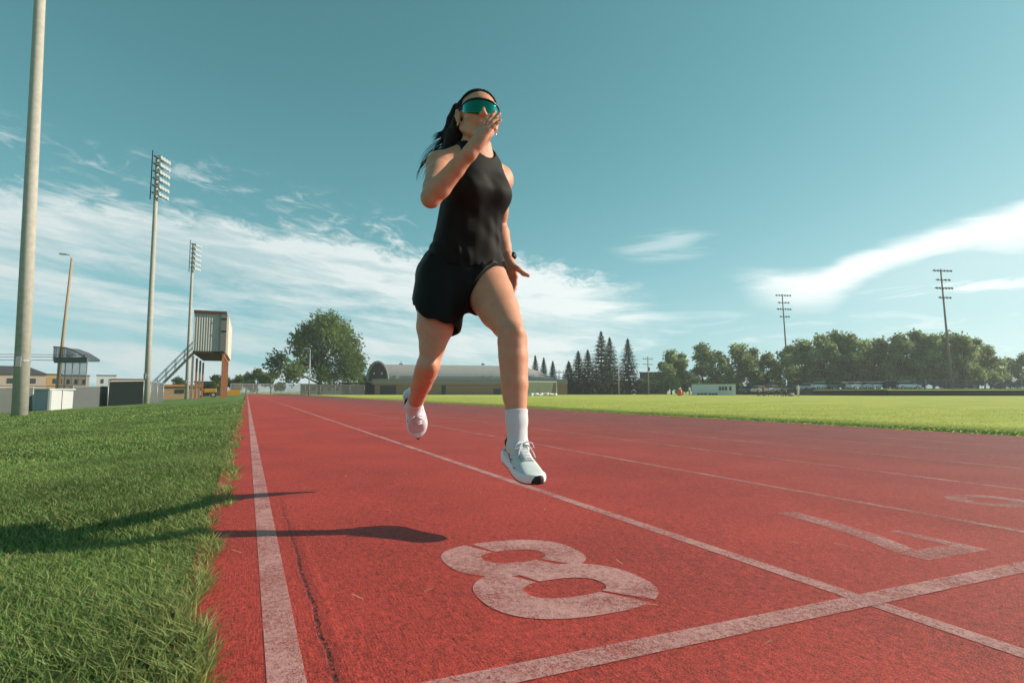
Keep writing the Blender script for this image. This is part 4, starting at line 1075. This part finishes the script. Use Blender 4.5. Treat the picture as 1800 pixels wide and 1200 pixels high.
def broadleaf(seed, w, h, trunk, n, leaf, tone, lobes, base=.12, shape=None):
    """returns (crown arrays, trunk builder) for a tree of width w and height h"""
    r = np.random.default_rng(seed); L = []; R = []
    for i in range(lobes):
        if shape: cx, cz, rr = shape[i % len(shape)]; c = np.array([cx*w/2*r.uniform(.9, 1.1), r.normal()*w*.17, cz*h]); q = rr*w*r.uniform(.85, 1.15)
        else:
            t_ = r.uniform(0, 1); ang = r.uniform(0, 6.283); prof = math.sin(math.pi*min(1, .18+.82*t_))**.6; rad = w/2*prof*.72*math.sqrt(r.random())
            c = np.array([math.cos(ang)*rad, math.sin(ang)*rad, h*(base+.12+(1-base-.2)*t_)]); q = w*r.uniform(.10, .17)
        L.append(c); R.append(q)
    C = []; tone_l = []
    for c, q in zip(L, R):
        m = int(n*(q**2)/sum(x*x for x in R)); d = r.normal(size=(m, 3)); d /= np.linalg.norm(d, axis=1)[:, None]
        rad = q*(r.random(m)**.45)*(1+.28*np.sin(d[:, 0]*7+d[:, 2]*9+seed)); p = c+d*rad[:, None]*np.array([1, 1, .86]); C.append(p)
        tone_l.append(np.full(m, r.uniform(.72, 1.25)))
    C = np.concatenate(C); k = np.concatenate(tone_l)*r.uniform(.75, 1.25, len(C)); ok = C[:, 2] > base*h*.6; C = C[ok]; k = k[ok]
    t_ = r.random(len(C))[:, None]; col = (np.array(tone[0])*(1-t_)+np.array(tone[1])*t_)*k[:, None]
    return cards(C, leaf, r, col), L, r, trunk, h
def plant(name, at_, data, label, group=None, cat='tree', rz=0, sc=1):
    (P, F, c), L, r, trunk, h = data; t = empty(name, at_, label, cat, group, rz); t.scale = (sc, sc, sc)
    leaf_obj('crown', P, F, c, t); m = MB()
    m.tube([(0, 0, -.3), (.05, .02, h*.25), (0, .05, h*.6)], [trunk, trunk*.75, trunk*.3], 9)
    for c_ in L[:14]:
        z0 = h*r.uniform(.12, .42); a = Vector((0, 0, z0)); b = Vector(c_); m.tube([a, lerp(a, b, .5)+Vector((0, 0, -.05*h*0+.02*h)), b], [trunk*.42, trunk*.28, trunk*.08], 6)
    m.build('trunk', BARK, t, True); return t
GRN = ((.085, .145, .042), (.185, .245, .070)); GRN2 = ((.19, .27, .12), (.35, .41, .18))
big = broadleaf(3, 24.5, 18.6, .55, 22000, .29, GRN, 37, .10, [(-.05, .88, .12), (.12, .90, .12), (.28, .87, .12), (.42, .80, .12), (-.18, .80, .12), (.55, .68, .12), (.60, .46, .12), (-.3, .70, .12), (.48, .30, .13), (.70, .40, .10), (-.86, .36, .10), (-.70, .46, .10), (-.60, .30, .11), (-.45, .56, .12), (-.38, .70, .11), (-.28, .38, .13), (-.15, .82, .10), (-.12, .62, .13), (-.05, .48, .13), (.05, .88, .085), (.10, .74, .13), (.15, .33, .13), (.22, .90, .09), (.30, .60, .14), (.34, .80, .11), (.40, .42, .14), (.46, .72, .11), (.52, .28, .12), (.58, .54, .12), (.62, .38, .11), (.74, .46, .08), (-.5, .22, .10), (.0, .25, .12), (.3, .22, .11), (.66, .24, .09), (.50, .84, .075), (-.30, .84, .07)])
plant('broadleaf_tree', loc(562, 136), big, 'large spreading broadleaf tree standing alone beyond the end of the track')
# small trees left of it
sm = [broadleaf(20+i, 9, 6.5, .2, 2600, .34, GRN, 12) for i in range(3)]
for i, (px, d, s_) in enumerate(((432, 165, .95), (452, 160, 1.0), (476, 158, 1.05), (640, 150, .8))):
    p = plant('broadleaf_tree', loc(px, d), sm[i % 3], ['small round tree above the yellow skip, leftmost by the big tree', 'small bushy tree second left of the big broadleaf tree', 'small pale tree touching the left side of the big broadleaf tree', 'dark bush like tree between the big tree and the barrel roofed hall'][i], 'small trees near the big broadleaf tree', rz=i, sc=s_)
for i, (px, d, s_) in enumerate(((378, 120, .62), (408, 140, .8), (312, 150, .8))):
    plant('broadleaf_tree', loc(px, d), sm[(i+1) % 3], ['small dark tree seen between the booth legs', 'small slender tree just right of the booth legs', 'small dark tree left of the booth behind the stair'][i], 'small trees around the announcer booth', rz=2+i, sc=s_)
def spruce(seed, w, h, n=2600):
    r = np.random.default_rng(seed); t_ = r.random(n)**.85; z = h*(.02+.98*t_)
    lay = .74+.26*np.sin(z*2*math.pi/(h*.062)+seed)+.12*r.normal(size=n); rad = w/2*(1-t_)**.88*lay*(.25+.75*r.random(n)**.4)+.05; a = r.uniform(0, 6.283, n)
    rad *= 1+.20*np.sin(a*3+z*1.7)+.22*np.sin(a*5+z*.9+seed)+.10*np.sin(a*2+seed*1.7)
    C = np.stack([np.cos(a)*rad, np.sin(a)*rad, z-rad*.22], 1); k = r.uniform(.6, 1.4, n)[:, None]; t2 = r.random(n)[:, None]
    col = (np.array((.040, .070, .036))*(1-t2)+np.array((.085, .115, .052))*t2)*k
    a3 = np.stack([np.cos(a), np.sin(a), -.35+.2*r.normal(size=n)], 1); s_ = (.16+.028*h*(1-t_))[:, None]*r.uniform(.7, 1.3, n)[:, None]; b3 = np.stack([-np.sin(a), np.cos(a), .1*r.normal(size=n)], 1)
    P = np.stack([C+a3*s_, C+b3*s_*.45, C-a3*s_*.6, C-b3*s_*.45], 1).reshape(-1, 3)
    return P, np.arange(n*4).reshape(n, 4), np.repeat(col, 4, 0)
for i, (px, d, ytop, wpx, lab) in enumerate(((941, 165, 624, 24, 'left one of two spruces rising behind the hall roof by the front leg'), (956, 165, 628, 22, 'shorter middle spruce behind the right end of the hall'), (972, 160, 634, 24, 'spruce directly behind the white goal post'), (1000, 150, 634, 36, 'small spruce at the left end of the dark spruce clump'), (1017, 152, 616, 42, 'spruce second from left in the dark clump right of the goal'), (1034, 156, 614, 44, 'spruce just left of the tallest spruce in the clump'), (1058, 148, 581, 60, 'tallest dark spruce, its bare tip highest in the clump'), (1073, 152, 592, 50, 'tall spruce leaning against the right side of the tallest spruce'), (1105, 150, 594, 46, 'lone dark spruce standing right of the spruce clump'))):
    p = loc(px, d); h = (689-ytop)*pxm(d)+.6; w = wpx*pxm(d)*1.55
    t = empty('spruce_tree', p, lab, 'tree', 'dark spruces beyond the playing field'); P, F, c = spruce(60+i, w, h, 6500 if wpx > 35 else 4200); leaf_obj('crown', P, F, c, t)
    m = MB(); m.tube([(0, 0, -.3), (0, 0, h*.5), (0, 0, h*.985)], [h*.018, h*.011, .02], 8); m.build('trunk', BARK, t, True)
# middle right clump and the long row behind the cars
va = [broadleaf(80+i, 9.5, 11, .22, 5200, .27, GRN2, 24, .02) for i in range(4)]
C1 = ((1180, 150, 612, 'pale slim tree leftmost in the clump behind the white cabin'), (1200, 152, 622, 'short tree second from left in the clump behind the white cabin'), (1236, 155, 606, 'tree above the left end of the white cabin'), (1262, 150, 618, 'low dark tree right behind the middle of the white cabin'), (1298, 152, 601, 'tallest pale green tree above the right end of the white cabin'), (1326, 156, 612, 'yellowish tree just right of the white cabin'), (1352, 152, 622, 'low yellowish tree at the right end of the clump, left of the floodlight'))
for i, (px, d, yt, lab) in enumerate(C1):
    h = (689-yt)*pxm(d)+.8; plant('broadleaf_tree', loc(px, d), va[i % 4], lab, 'broadleaf trees behind the white cabin', rz=i*1.3, sc=h/11)
C2 = [(1392, 148, 606), (1418, 142, 592), (1446, 138, 587), (1474, 140, 584), (1502, 138, 586), (1530, 142, 592), (1558, 138, 594), (1586, 136, 588), (1614, 138, 580), (1642, 136, 582), (1668, 138, 584), (1694, 134, 588), (1720, 136, 594), (1742, 138, 602), (1776, 150, 628), (1806, 150, 622)]
ORD = ['first', 'second', 'third', 'fourth', 'fifth', 'sixth', 'seventh', 'eighth', 'ninth', 'tenth', 'eleventh', 'twelfth', 'thirteenth', 'fourteenth', 'fifteenth', 'sixteenth']
PZ = 1.05                                                   # raised car park level
for i, (px, d, yt) in enumerate(C2):
    z = PZ if px > 1425 else .3; h = (689-yt)*pxm(d)+CAMZ-z
    x, y, _ = spot(px, d); plant('broadleaf_tree', (x, y, z), va[(i*3+1) % 4], 'leafy tree in the long row behind the parked cars, %s from the left' % ORD[i], 'row of broadleaf trees behind the parked cars', rz=i*2.1, sc=h/11)
    if i % 2 == 0 and px < 1750:
        x, y, _ = spot(px+12, d+9); plant('broadleaf_tree', (x, y, z), sm[i % 3], 'low dark tree filling the shade behind the tree row', 'understorey trees behind the row', rz=i, sc=h*.6/6.5)
bush = [broadleaf(120+i, 9, 4.2, .12, 2600, .30, ((.07, .11, .045), (.14, .19, .07)), 14, .0) for i in range(3)]
for i, px in enumerate((1128, 1168, 1206, 1246, 1290, 1330, 1368, 1404)):
    plant('shrub', loc(px, 172), bush[i % 3], 'dark shrub under the trees behind the white cabin, %s from the left' % ORD[i], 'dark shrubs under the cabin trees', 'shrub', rz=i*1.7)
for i, px in enumerate((1440, 1486, 1530, 1576, 1620, 1664, 1708, 1752)):
    x, y, _ = spot(px, 150); plant('shrub', (x, y, PZ), bush[(i+1) % 3], 'dark shrub under the tree row behind the parked cars, %s from the left' % ORD[i], 'dark shrubs under the tree row', 'shrub', rz=i*1.1)
for i, px in enumerate((1002, 1030, 1062, 1098)):
    plant('shrub', loc(px, 162), bush[i % 3], 'low dark shrub between the spruce trunks, %s from the left' % ORD[i], 'low shrubs among the spruces', 'shrub', rz=i*2.3, sc=.8)
# ---------------------------------------------------------------- the hall with the barrel roof
def hall():
    D = 145; k = pxm(D); o = loc(800, D); az_ = -(YAW-math.atan(100/FPX))
    t = empty('sports_hall', o, 'long low brick hall with a pale barrel vaulted roof behind the field', 'building', rz=az_)
    X = lambda px: (px-800)*k
    gz = (689-637)*k+CAMZ-o.z; ez = (689-668)*k+CAMZ-o.z
    x0, x1 = X(650), X(985); yb = 26
    w = MB(); w.box(((X(650)+x1)/2, yb/2, ez/2-.3), (x1-X(650), yb, ez+.6)); w.build('wall', mat('brown_brick_wall', (.23, .165, .125), .85, var=.15, vscale=2, bump=.2, bscale=8), t)
    # vault: half ellipse across the depth, gable to the left, hipped down at the right
    r = MB(); rings = []
    for x, sc_ in ((X(655), 1), (X(700), 1), (X(930), .93), (X(955), .6), (X(985), .04)):
        ring = []
        for a in np.linspace(0, math.pi, 19): ring.append((x, yb/2-math.cos(a)*(yb/2+.6)*1.0, ez+.3+(gz-ez-.3)*math.sin(a)*sc_))
        ring += [(x, yb+.6, ez+.02), (x, -.6, ez+.02)]; rings.append(ring)
    r.loft(rings); r.build('roof', mat('pale_grey_roof_membrane', (.33, .32, .31), .75, var=.12, vscale=.6), t)
    # turned gable end: dark arch and its rim seen on the left
    cx = X(667); rw_ = 17*k
    g = MB(); pts = [(cx-rw_, 0)]+[(cx-math.cos(a)*rw_, ez*.95+math.sin(a)*(gz-ez*.95-.25)) for a in np.linspace(0, math.pi, 15)]+[(cx+rw_, 0)]
    g.prism(pts, (-1.2, 2.0)); gb = g.build('gable', mat('dark_brown_gable', (.07, .055, .05), .85, var=.1), t)
    rim = MB(); rim.tube([(cx-math.cos(a)*(rw_+.12), -1.25, ez*.95+math.sin(a)*(gz-ez*.95)) for a in np.linspace(0, math.pi, 21)], .32, 6); rim.build('gable_rim', mat('grey_fascia', (.25, .26, .26), .7), gb)
    for lx in (-.9, 1.0):
        q = MB(); q.box((cx+lx, -1.25, ez+1.6), (.35, .12, .5)); q.build('wall_lamp', ALU, gb)
    b = MB(); b.box((X(667)+.3, -1.0, ez*.86), (37*k, 2.6, .55)); b.build('canopy', mat('grey_fascia', (.25, .26, .26)), t)
    # flat roofed front wing
    fz = (689-672)*k+CAMZ-o.z
    f = MB(); f.box(((X(668)+X(990))/2, -4, fz/2-.3), (X(990)-X(668), 7, fz+.3)); f.build('front_wing', BRICK, t)
    c = MB(); c.box(((X(664)+X(990))/2, -4, fz+.05), (X(990)-X(664), 7.9, 1.25)); fa = c.build('fascia', mat('grey_metal_fascia', (.25, .225, .215), .6, var=.08), t)
    for px, ww, hh in ((690, 26, 2.2), (742, 7, 2.1), (781, 7, 2.25), (870, 12, 1.5), (905, 8, 2.1), (940, 6, 2.1)):
        dr = MB(); dr.box((X(px), -7.52, hh/2), (ww*k, .1, hh)); dr.build('door', mat('dark_door', (.035, .038, .045), .6), t)
    for px in (698, 757, 849, 862, 930):
        v = MB(); v.box((X(px), -3, fz+1.15), (.9, .9, .95), bevel=.08); v.tube([(X(px)+.9, -3, fz+.6), (X(px)+.9, -3, fz+2.0)], .07, 6); v.build('roof_vent', STEEL, t)
    for px, z in ((697, gz), (853, gz)):
        v = MB(); v.tube([(X(px), yb/2, z-.2), (X(px), yb/2, z+.9)], .10, 6); v.box((X(px), yb/2, z+.2), (1.0, .5, .35)); v.build('roof_vent', STEEL, t)
    # lower wing at the left
    lz = (689-674)*k+CAMZ-o.z
    l = MB(); l.box(((X(606)+X(648))/2, 4, lz/2-.2), (X(648)-X(606), 9, lz+.4)); lw2 = l.build('side_wing', mat('grey_brown_wall', (.17, .15, .135), .85, var=.1), t)
    q = MB(); q.box(((X(604)+X(648))/2, 4, lz+.12), (X(648)-X(604)+.3, 9.6, .35)); q.build('side_wing_roof', mat('dark_roof_felt', (.07, .075, .08), .9), lw2)
    for px in (616, 628, 640):
        dr = MB(); dr.box((X(px), -.52, 1.1), (1.0, .1, 1.6)); dr.build('window', WIN, lw2)
hall()
house(530, 600, 165, 676, 692, mat('grey_wood_shed', (.19, .20, .20), .8, var=.1), 'low grey shed building behind the trunk of the big tree', None, 'storage_shed', 5, 'shed')
# goal
t = empty('football_goal', loc(946, 99), 'white football goal standing on the field in front of the hall', 'goal')
gw = 7.32; GW = mat('white_goal_paint', (.72, .73, .74), .5); t.rotation_euler.z = -R_(0)
m = MB(); m.tube([(-gw/2, 0, 0), (-gw/2, 0, 2.44), (gw/2, 0, 2.44), (gw/2, 0, 0)], .07, 8); m.build('goal_frame', GW, t)
m = MB()
for x in (-gw/2, gw/2): m.tube([(x, 0, 2.44), (x, 1.0, 2.35), (x, 2.0, 0)], .03, 6)
m.tube([(-gw/2, 2, .02), (gw/2, 2, .02)], .03, 6); m.build('net_stay', STEEL, t)
m = MB(); m.loft([[(-gw/2, 1.0, 2.35), (-gw/2, 2, .02), (-gw/2, 2.02, .02), (-gw/2, 1.02, 2.35)], [(gw/2, 1.0, 2.35), (gw/2, 2, .02), (gw/2, 2.02, .02), (gw/2, 1.02, 2.35)]]); m.build('net', mesh_mat('white_goal_net', (.6, .6, .6), .86), t)
t = empty('folded_net', loc(955, 97), 'heap of white net lying on the grass in front of the goal', 'net'); m = MB()
rr_ = random.Random(3)
for i in range(26): m.sphere((-2.6+i*.2+rr_.uniform(-.1, .1), rr_.uniform(-.3, .3), rr_.uniform(.08, .35)), rr_.uniform(.16, .34), (1.2, 1, .8), 7)
m.build('bundle', GW, t, True)
# ---------------------------------------------------------------- poles
def thin_pole(px, d, ytop, label, arm=None, r=.09, m_=None):
    p = loc(px, d); h = (689-ytop)*pxm(d)+CAMZ-p.z; t = empty('utility_pole' if arm == 'cross' else 'lamp_post', p, label, 'pole')
    m = MB(); m.tube([(0, 0, -.3), (0, 0, h)], [r*1.25, r*.8], 8); m.build('pole', m_ or WOODP, t, True); m = MB()
    if arm == 'cross':
        for dz_ in (.7, 2.0): m.box((0, 0, h-dz_), (3.0, .14, .16)); 
        for x in (-1.3, -.6, .6, 1.3): m.tube([(x, 0, h-.62), (x, 0, h-.3)], .06, 6)
        m.tube([(.35, 0, h-3.6), (.35, 0, h-2.7)], .2, 8); m.build('crossarm', WOODP, t)
    else:
        m.tube([(0, 0, h-.1), (-.25, 0, h+.12), (-.8, 0, h+.1)], .05, 6); m.box((-.85, 0, h+.08), (.5, .22, .12), bevel=.03); m.build('lamp_head', ALU, t)
    return t
thin_pole(543, 100, 613, 'slim grey lamp post standing in front of the big broadleaf tree', None, .10, STEEL)
thin_pole(1088, 130, 640, 'slim grey lamp post in front of the dark spruce clump', None, .10, STEEL)
thin_pole(1140, 140, 626, 'wooden utility pole with crossarms between the lone spruce and the brick block', 'cross', .13)
thin_pole(983, 150, 650, 'short utility pole right of the goal against the sky', 'cross', .11)
thin_pole(1381, 150, 628, 'short wooden pole close beside the left field floodlight on the right', None, .12)
def field_light(px, d, ytop, z, label, lean):
    x, y, _ = spot(px, d); h = (689-ytop)*pxm(d)+CAMZ-z
    t = empty('field_floodlight', (x, y, z), label, 'light pole', 'four armed field floodlights beyond the playing field', rz=-YAW+R_(8)); m = MB()
    m.tube([(0, 0, -.4), (lean*h*.5, 0, h*.5), (lean*h, 0, h)], [.27, .20, .13], 10); m.build('pole', WOODP, t, True)
    for i, (dz_, w) in enumerate(((.4, 4.2), (2.35, 3.0), (4.1, 3.9), (6.1, 2.6))):
        xx = lean*(h-dz_); a = MB(); a.box((xx, -.12, h-dz_), (w, .12, .14)); ar = a.build('crossarm', DARK, t)
        n = 6 if w > 3.5 else 4
        for j in range(n):
            q = MB(); u = xx-w/2+.15+(w-.3)*j/(n-1); q.loft([[(u+math.cos(b)*rr, -.2-qy*.38, h-dz_+.05-.12*qy+math.sin(b)*rr) for b in [2*math.pi*kk/8 for kk in range(8)]] for qy, rr in ((0, .10), (.5, .18), (1, .26))]); q.build('floodlight', mat('grey_floodlight', (.07, .07, .07), .7), ar, True)
field_light(1387, 150, 515, .35, 'left of the two field floodlights on the right, smaller, beside the tree row', -.030)
field_light(1674, 118, 470, PZ, 'right and taller of the two field floodlights, rising from the tree row', -.032)
# ---------------------------------------------------------------- brick block, cabin, car park, cars
house(1126, 1172, 175, 655, 690, mat('red_brown_brick', (.16, .09, .075), .85, var=.1), 'dark brick block between the lone spruce and the cabin trees', None, 'building', 4, 'building')
D = 118; k = pxm(D); t = empty('site_cabin', loc(1255, D), 'white portable cabin with dark windows at the far edge of the field', 'cabin', rz=-(YAW+math.atan(355/FPX))+R_(6))
wc_ = 72*k; hc = 19*k; m = MB(); m.box((0, 1.2, hc/2), (wc_, 2.4, hc), bevel=.04); cb = m.build('cabin_body', mat('off_white_cladding', (.58, .60, .68), .6, var=.06), t)
m = MB(); m.box((0, 1.2, hc+.06), (wc_+.2, 2.6, .12)); m.build('roof', mat('grey_cabin_roof', (.30, .32, .36), .6), t)
for x in (.14, .21, .28, .38): w = MB(); w.box((wc_*x, -.03, hc*.62), (wc_*.052, .08, hc*.36)); w.build('window', WIN, t)
m = MB()
for x in (-.36, -.28, -.2, -.1, -.02, .05): m.box((wc_*x, -.04, hc*.10), (wc_*.06, .1, hc*.16))
m.build('skirt_panel', mat('dark_blue_skirt', (.03, .05, .13), .7), t)
# raised car park with a dark retaining wall
ASPH = mat('car_park_asphalt', (.06, .06, .062), .9, var=.15)
pl = [spot(1432, 112), spot(1560, 100), spot(2300, 92), spot(2600, 220), spot(1250, 260), spot(1300, 150)]
m = MB(); m.prism([p[:2] for p in pl], (-.6, PZ), 'Z'); cp = m.build('car_park', ASPH, None); tag(cp, 'raised asphalt car park behind the field', 'car park', kind='structure')
q0, q1, q2 = Vector(spot(1428, 111.5, 0)), Vector(spot(1560, 99.3, 0)), Vector(spot(2300, 91, 0))
t = empty('retaining_wall', q0, 'long low dark retaining wall along the right edge of the field', 'wall'); m = MB()
for a, b in ((q0, q1), (q1, q2)):
    d = (b-a).normalized(); nn = Vector((d.y, -d.x, 0))*.25; A, B = a-q0, b-q0
    m.loft([[A, A+nn, A+nn+Vector((0, 0, .72)), A+Vector((0, 0, .72))], [B, B+nn, B+nn+Vector((0, 0, .82)), B+Vector((0, 0, .82))]])
m.build('wall_face', mat('dark_timber_wall', (.022, .020, .022), .85, var=.3, vscale=2), t)
m = MB()
for a, b in ((q0, q1), (q1, q2)):
    d = (b-a).normalized(); nn = Vector((d.y, -d.x, 0)); A, B = a-q0-nn*.25, b-q0-nn*.25
    m.loft([[A-nn*1.5+Vector((0, 0, .5)), A+nn*.2+Vector((0, 0, .76)), A-nn*1.5+Vector((0, 0, 1.08))], [B-nn*1.5+Vector((0, 0, .5)), B+nn*.2+Vector((0, 0, .86)), B-nn*1.5+Vector((0, 0, 1.08))]])
vb = m.build('grass_verge', TURF); vb.location = q0; tag(vb, 'green grass verge on top of the dark retaining wall', 'verge', kind='structure')
def car_proto():
    t = empty('parked_car', (0, 0, 0), 'x', 'car'); L_, Wd = 4.5, 1.78
    prof = [(-2.25, .35), (-2.25, .80), (-2.05, .98), (-1.35, 1.02), (1.0, .98), (2.0, .80), (2.24, .62), (2.25, .32)]
    m = MB(); m.loft([[(x, y*Wd/2*(1 if abs(y) < 1 else .93), z) for x, z in prof] for y in (-1, -.92, .92, 1)]); b = m.build('body', mat('car_paint', (.5, .5, .5), .3, .2), t)
    cab = [(-1.75, 1.0), (-1.35, 1.44), (.15, 1.47), (1.05, .98)]
    m = MB(); m.loft([[(x*(1 if z < 1.2 else .97), y*Wd/2*(.93 if z < 1.2 else .78), z) for x, z in cab] for y in (-1, 1)]); m.build('cabin_glass', mat('car_glass', (.02, .022, .025), .3, spec=.2), t)
    m = MB(); m.box((-.6, 0, 1.475), (1.75, 1.4, .10), bevel=.03); m.build('roof_panel', mat('car_paint', ()), t)
    for x in (-1.4, 1.4):
        for y in (-.80, .80): tyre(t, x, y, .32, .2)
    for y in (-.62, .62): m = MB(); m.box((2.22, y, .68), (.10, .36, .14), bevel=.02); m.build('headlight', GLASSL, t)
    for y in (-.62, .62): m = MB(); m.box((-2.245, y, .78), (.06, .36, .14)); m.build('tail_light', mat('red_lens', (.4, .02, .015), .3), t)
    return t
PAINTS = dict(white=(.80, .81, .82), silver=(.60, .62, .64), grey=(.13, .14, .15), black=(.015, .015, .017), blue=(.05, .10, .20), beige=(.42, .38, .32), red=(.28, .03, .025))
proto = car_proto()
CARS = [(1318, 128, 'blue', .25), (1338, 126, 'silver', .3), (1362, 124, 'silver', .4), (1398, 124, 'grey', .5), (1424, 122, 'silver', .8), (1446, 120, 'white', PZ), (1474, 119, 'grey', PZ), (1486, 122, 'silver', PZ), (1508, 117, 'white', PZ), (1530, 117, 'silver', PZ), (1549, 117, 'white', PZ), (1572, 116, 'black', PZ), (1596, 115, 'white', PZ)]
WH = ['leftmost, just right of the white cabin', 'second from the left, right of the cabin', 'third from the left, left of the smaller floodlight', 'just right of the smaller floodlight', 'at the left end of the dark retaining wall', 'first of the white ones above the dark wall', 'dark one between the first white and a silver car', 'behind the dark grey car above the wall', 'second of the white ones above the dark wall', 'between two white cars above the dark wall', 'third of the white ones above the dark wall', 'only black car above the dark wall', 'last at the right end of the line']
for i, ((px, d, colr, z), wh) in enumerate(zip(CARS, WH)):
    c = proto if i == 0 else copy_tree(proto); x, y, _ = spot(px, d); c.location = (x, y, z); c.rotation_euler.z = -(YAW+math.atan((px-900)/FPX))+R_(90-62+(i*37 % 20)); c['label'] = '%s parked car, %s' % (colr, wh); c['group'] = 'cars parked beyond the field'; c['category'] = 'car'
    pm = mat('car_paint_'+colr, PAINTS[colr], .3, .15)
    for ch in [o for o in bpy.data.objects if o.parent == c]:
        if ch.name.split('.')[0] in ('body', 'roof_panel'):
            if i: ch.data = ch.data.copy()
            ch.data.materials[0] = pm
fence('chain_link_fence', [(1560, 121), (1700, 118), (1900, 112)], 1.9, WIRE, 'faint chain link fence above the dark wall at far right').location.z = PZ
# small figures, bench and gear by the field edge
def figure(px, d, h, shirt, trousers, label, z=None, sit=False):
    p = loc(px, d) if z is None else Vector(spot(px, d, z)); s_ = h/1.7
    F_ = Field((-.45, -.35, -.05), (.45, .35, 1.8), .022)
    Fs = Field((-.45, -.35, .6), (.45, .35, 1.6), .022); Ft = Field((-.35, -.35, 0), (.35, .35, 1.1), .022)
    for q in (-1, 1):
        F_.chain([(q*.09, 0, .92), (q*.10, -.02, .50), (q*.11, .02, .07)], [.085, .06, .042], .03); F_.cone((q*.11, .02, .04), (q*.12, -.14, .03), .04, .03)
        F_.chain([(q*.19, 0, 1.40), (q*.27, .03, 1.12), (q*.25, -.08, .88)], [.055, .042, .03], .03)
        Ft.chain([(q*.09, 0, .95), (q*.10, -.02, .50), (q*.11, .02, .14)], [.10, .075, .065], .03)
        Fs.chain([(q*.17, 0, 1.42), (q*.25, .03, 1.16)], [.07, .06], .04)
    F_.chain([(0, 0, .95), (0, .01, 1.2), (0, 0, 1.42)], [.13, .12, .13], .05); F_.cone((0, 0, 1.42), (0, -.01, 1.55), .05, .05); F_.ell((0, -.01, 1.62), (.075, .092, .11)); F_.cone((0, -.10, 1.62), (0, -.115, 1.60), .015, .015, .01)
    Fs.chain([(0, 0, .92), (0, .01, 1.2), (0, 0, 1.42)], [.155, .145, .15], .05); Ft.cone((0, 0, .98), (0, 0, .9), .14, .14, .04)
    V, Q = F_.mesh(); b = mesh_np('person', V*s_, Q, SKIN, smooth=True, loc=p); tag(b, label, 'person')
    V, Q = Fs.mesh(); mesh_np('shirt', V*s_, Q, shirt, b, True); V, Q = Ft.mesh(); mesh_np('trousers', V*s_, Q, trousers, b, True)
    hr = MB(); hr.sphere((0, .015, 1.66), .098, (.85, 1, .85), 10); hr.build('hair', HAIR, b, True, Matrix.Scale(s_, 4)); return b
c_red, c_wht, c_drk, c_gry = mat('red_cloth', (.45, .07, .04), .8), mat('white_cloth', (.6, .6, .6), .8), mat('dark_cloth', (.03, .03, .036), .8), mat('grey_cloth', (.2, .2, .22), .8)
figure(1403, 86, 1.78, c_wht, c_wht, 'person in white clothes standing tall at the left end of the dark wall')
figure(1342, 90, 1.6, c_red, c_drk, 'person in a red top standing left of the small bleacher')
figure(1332, 90, 1.3, c_gry, c_drk, 'person in grey standing between the white cabin and the person in red')
figure(1374, 88, 1.25, c_drk, c_gry, 'person in dark clothes standing just right of the small bleacher')
figure(1381, 88, 1.3, c_gry, c_drk, 'second small figure right of the bleacher, in grey top and dark trousers')
figure(1212, 112, 1.7, c_wht, c_gry, 'person in a white top standing near the left end of the white cabin')
t = empty('small_bleacher', loc(1358, 92), 'small dark stepped bleacher on the grass beside the standing figures', 'bleacher', rz=-R_(30)); m = MB()
for i in range(4): m.box((-1.4+i*.75, 0, .30+i*.32), (.55, 3.0, .06))
m.build('seat_plank', WOODP, t); m = MB()
for y in (-1.3, 1.3): m.tube([(-1.7, y, .1), (1.2, y, 1.3)], .05, 6); m.tube([(1.2, y, 1.3), (1.2, y, 0)], .05, 6); m.tube([(-.2, y, .7), (-.2, y, 0)], .05, 6)
m.build('bleacher_frame', DARK, t)
t = empty('equipment_bag', loc(1390, 88), 'grey kit bag lying on the grass left of the person in white', 'bag'); m = MB(); m.loft([[(x, math.cos(a)*r_, .26+math.sin(a)*r_) for a in [2*math.pi*q/10 for q in range(10)]] for x, r_ in ((-.6, .12), (-.5, .25), (.5, .25), (.6, .12))]); m.build('bag', c_gry, t, True)
m = MB(); m.tube([(-.25, -.2, .42), (-.1, -.1, .62), (.1, -.1, .62), (.25, -.2, .42)], .02, 6); m.build('strap', c_drk, t)
t = empty('training_dummy', loc(1195, 108), 'bright orange field marker barrel on the grass left of the white cabin', 'barrel'); m = MB(); m.tube([(0, 0, 0), (0, 0, .5), (0, 0, .95), (0, 0, 1.05)], [.5, .46, .42, .34], 16); m.build('barrel', mat('bright_orange_plastic', (.75, .11, .02), .5), t, True)
m = MB(); m.tube([(0, 0, 1.05), (0, 0, 1.5)], [.26, .22], 12); m.build('white_top', c_wht, t, True)

# ---------------------------------------------------------------- thin summer haze
m = bpy.data.materials.new('summer_haze'); m.use_nodes = True; nt = m.node_tree; nt.nodes.clear(); o_ = nt.nodes.new('ShaderNodeOutputMaterial'); v = nt.nodes.new('ShaderNodeVolumePrincipled')
v.inputs['Color'].default_value = (.86, .93, .95, 1); v.inputs['Density'].default_value = HAZE_DENSITY; v.inputs['Anisotropy'].default_value = .3; nt.links.new(v.outputs[0], o_.inputs['Volume'])
m_ = MB(); m_.box((60, 90, 14.2), (620, 620, 33)); tag(m_.build('haze', m), 'thin pale summer haze over the field', 'haze', kind='stuff')
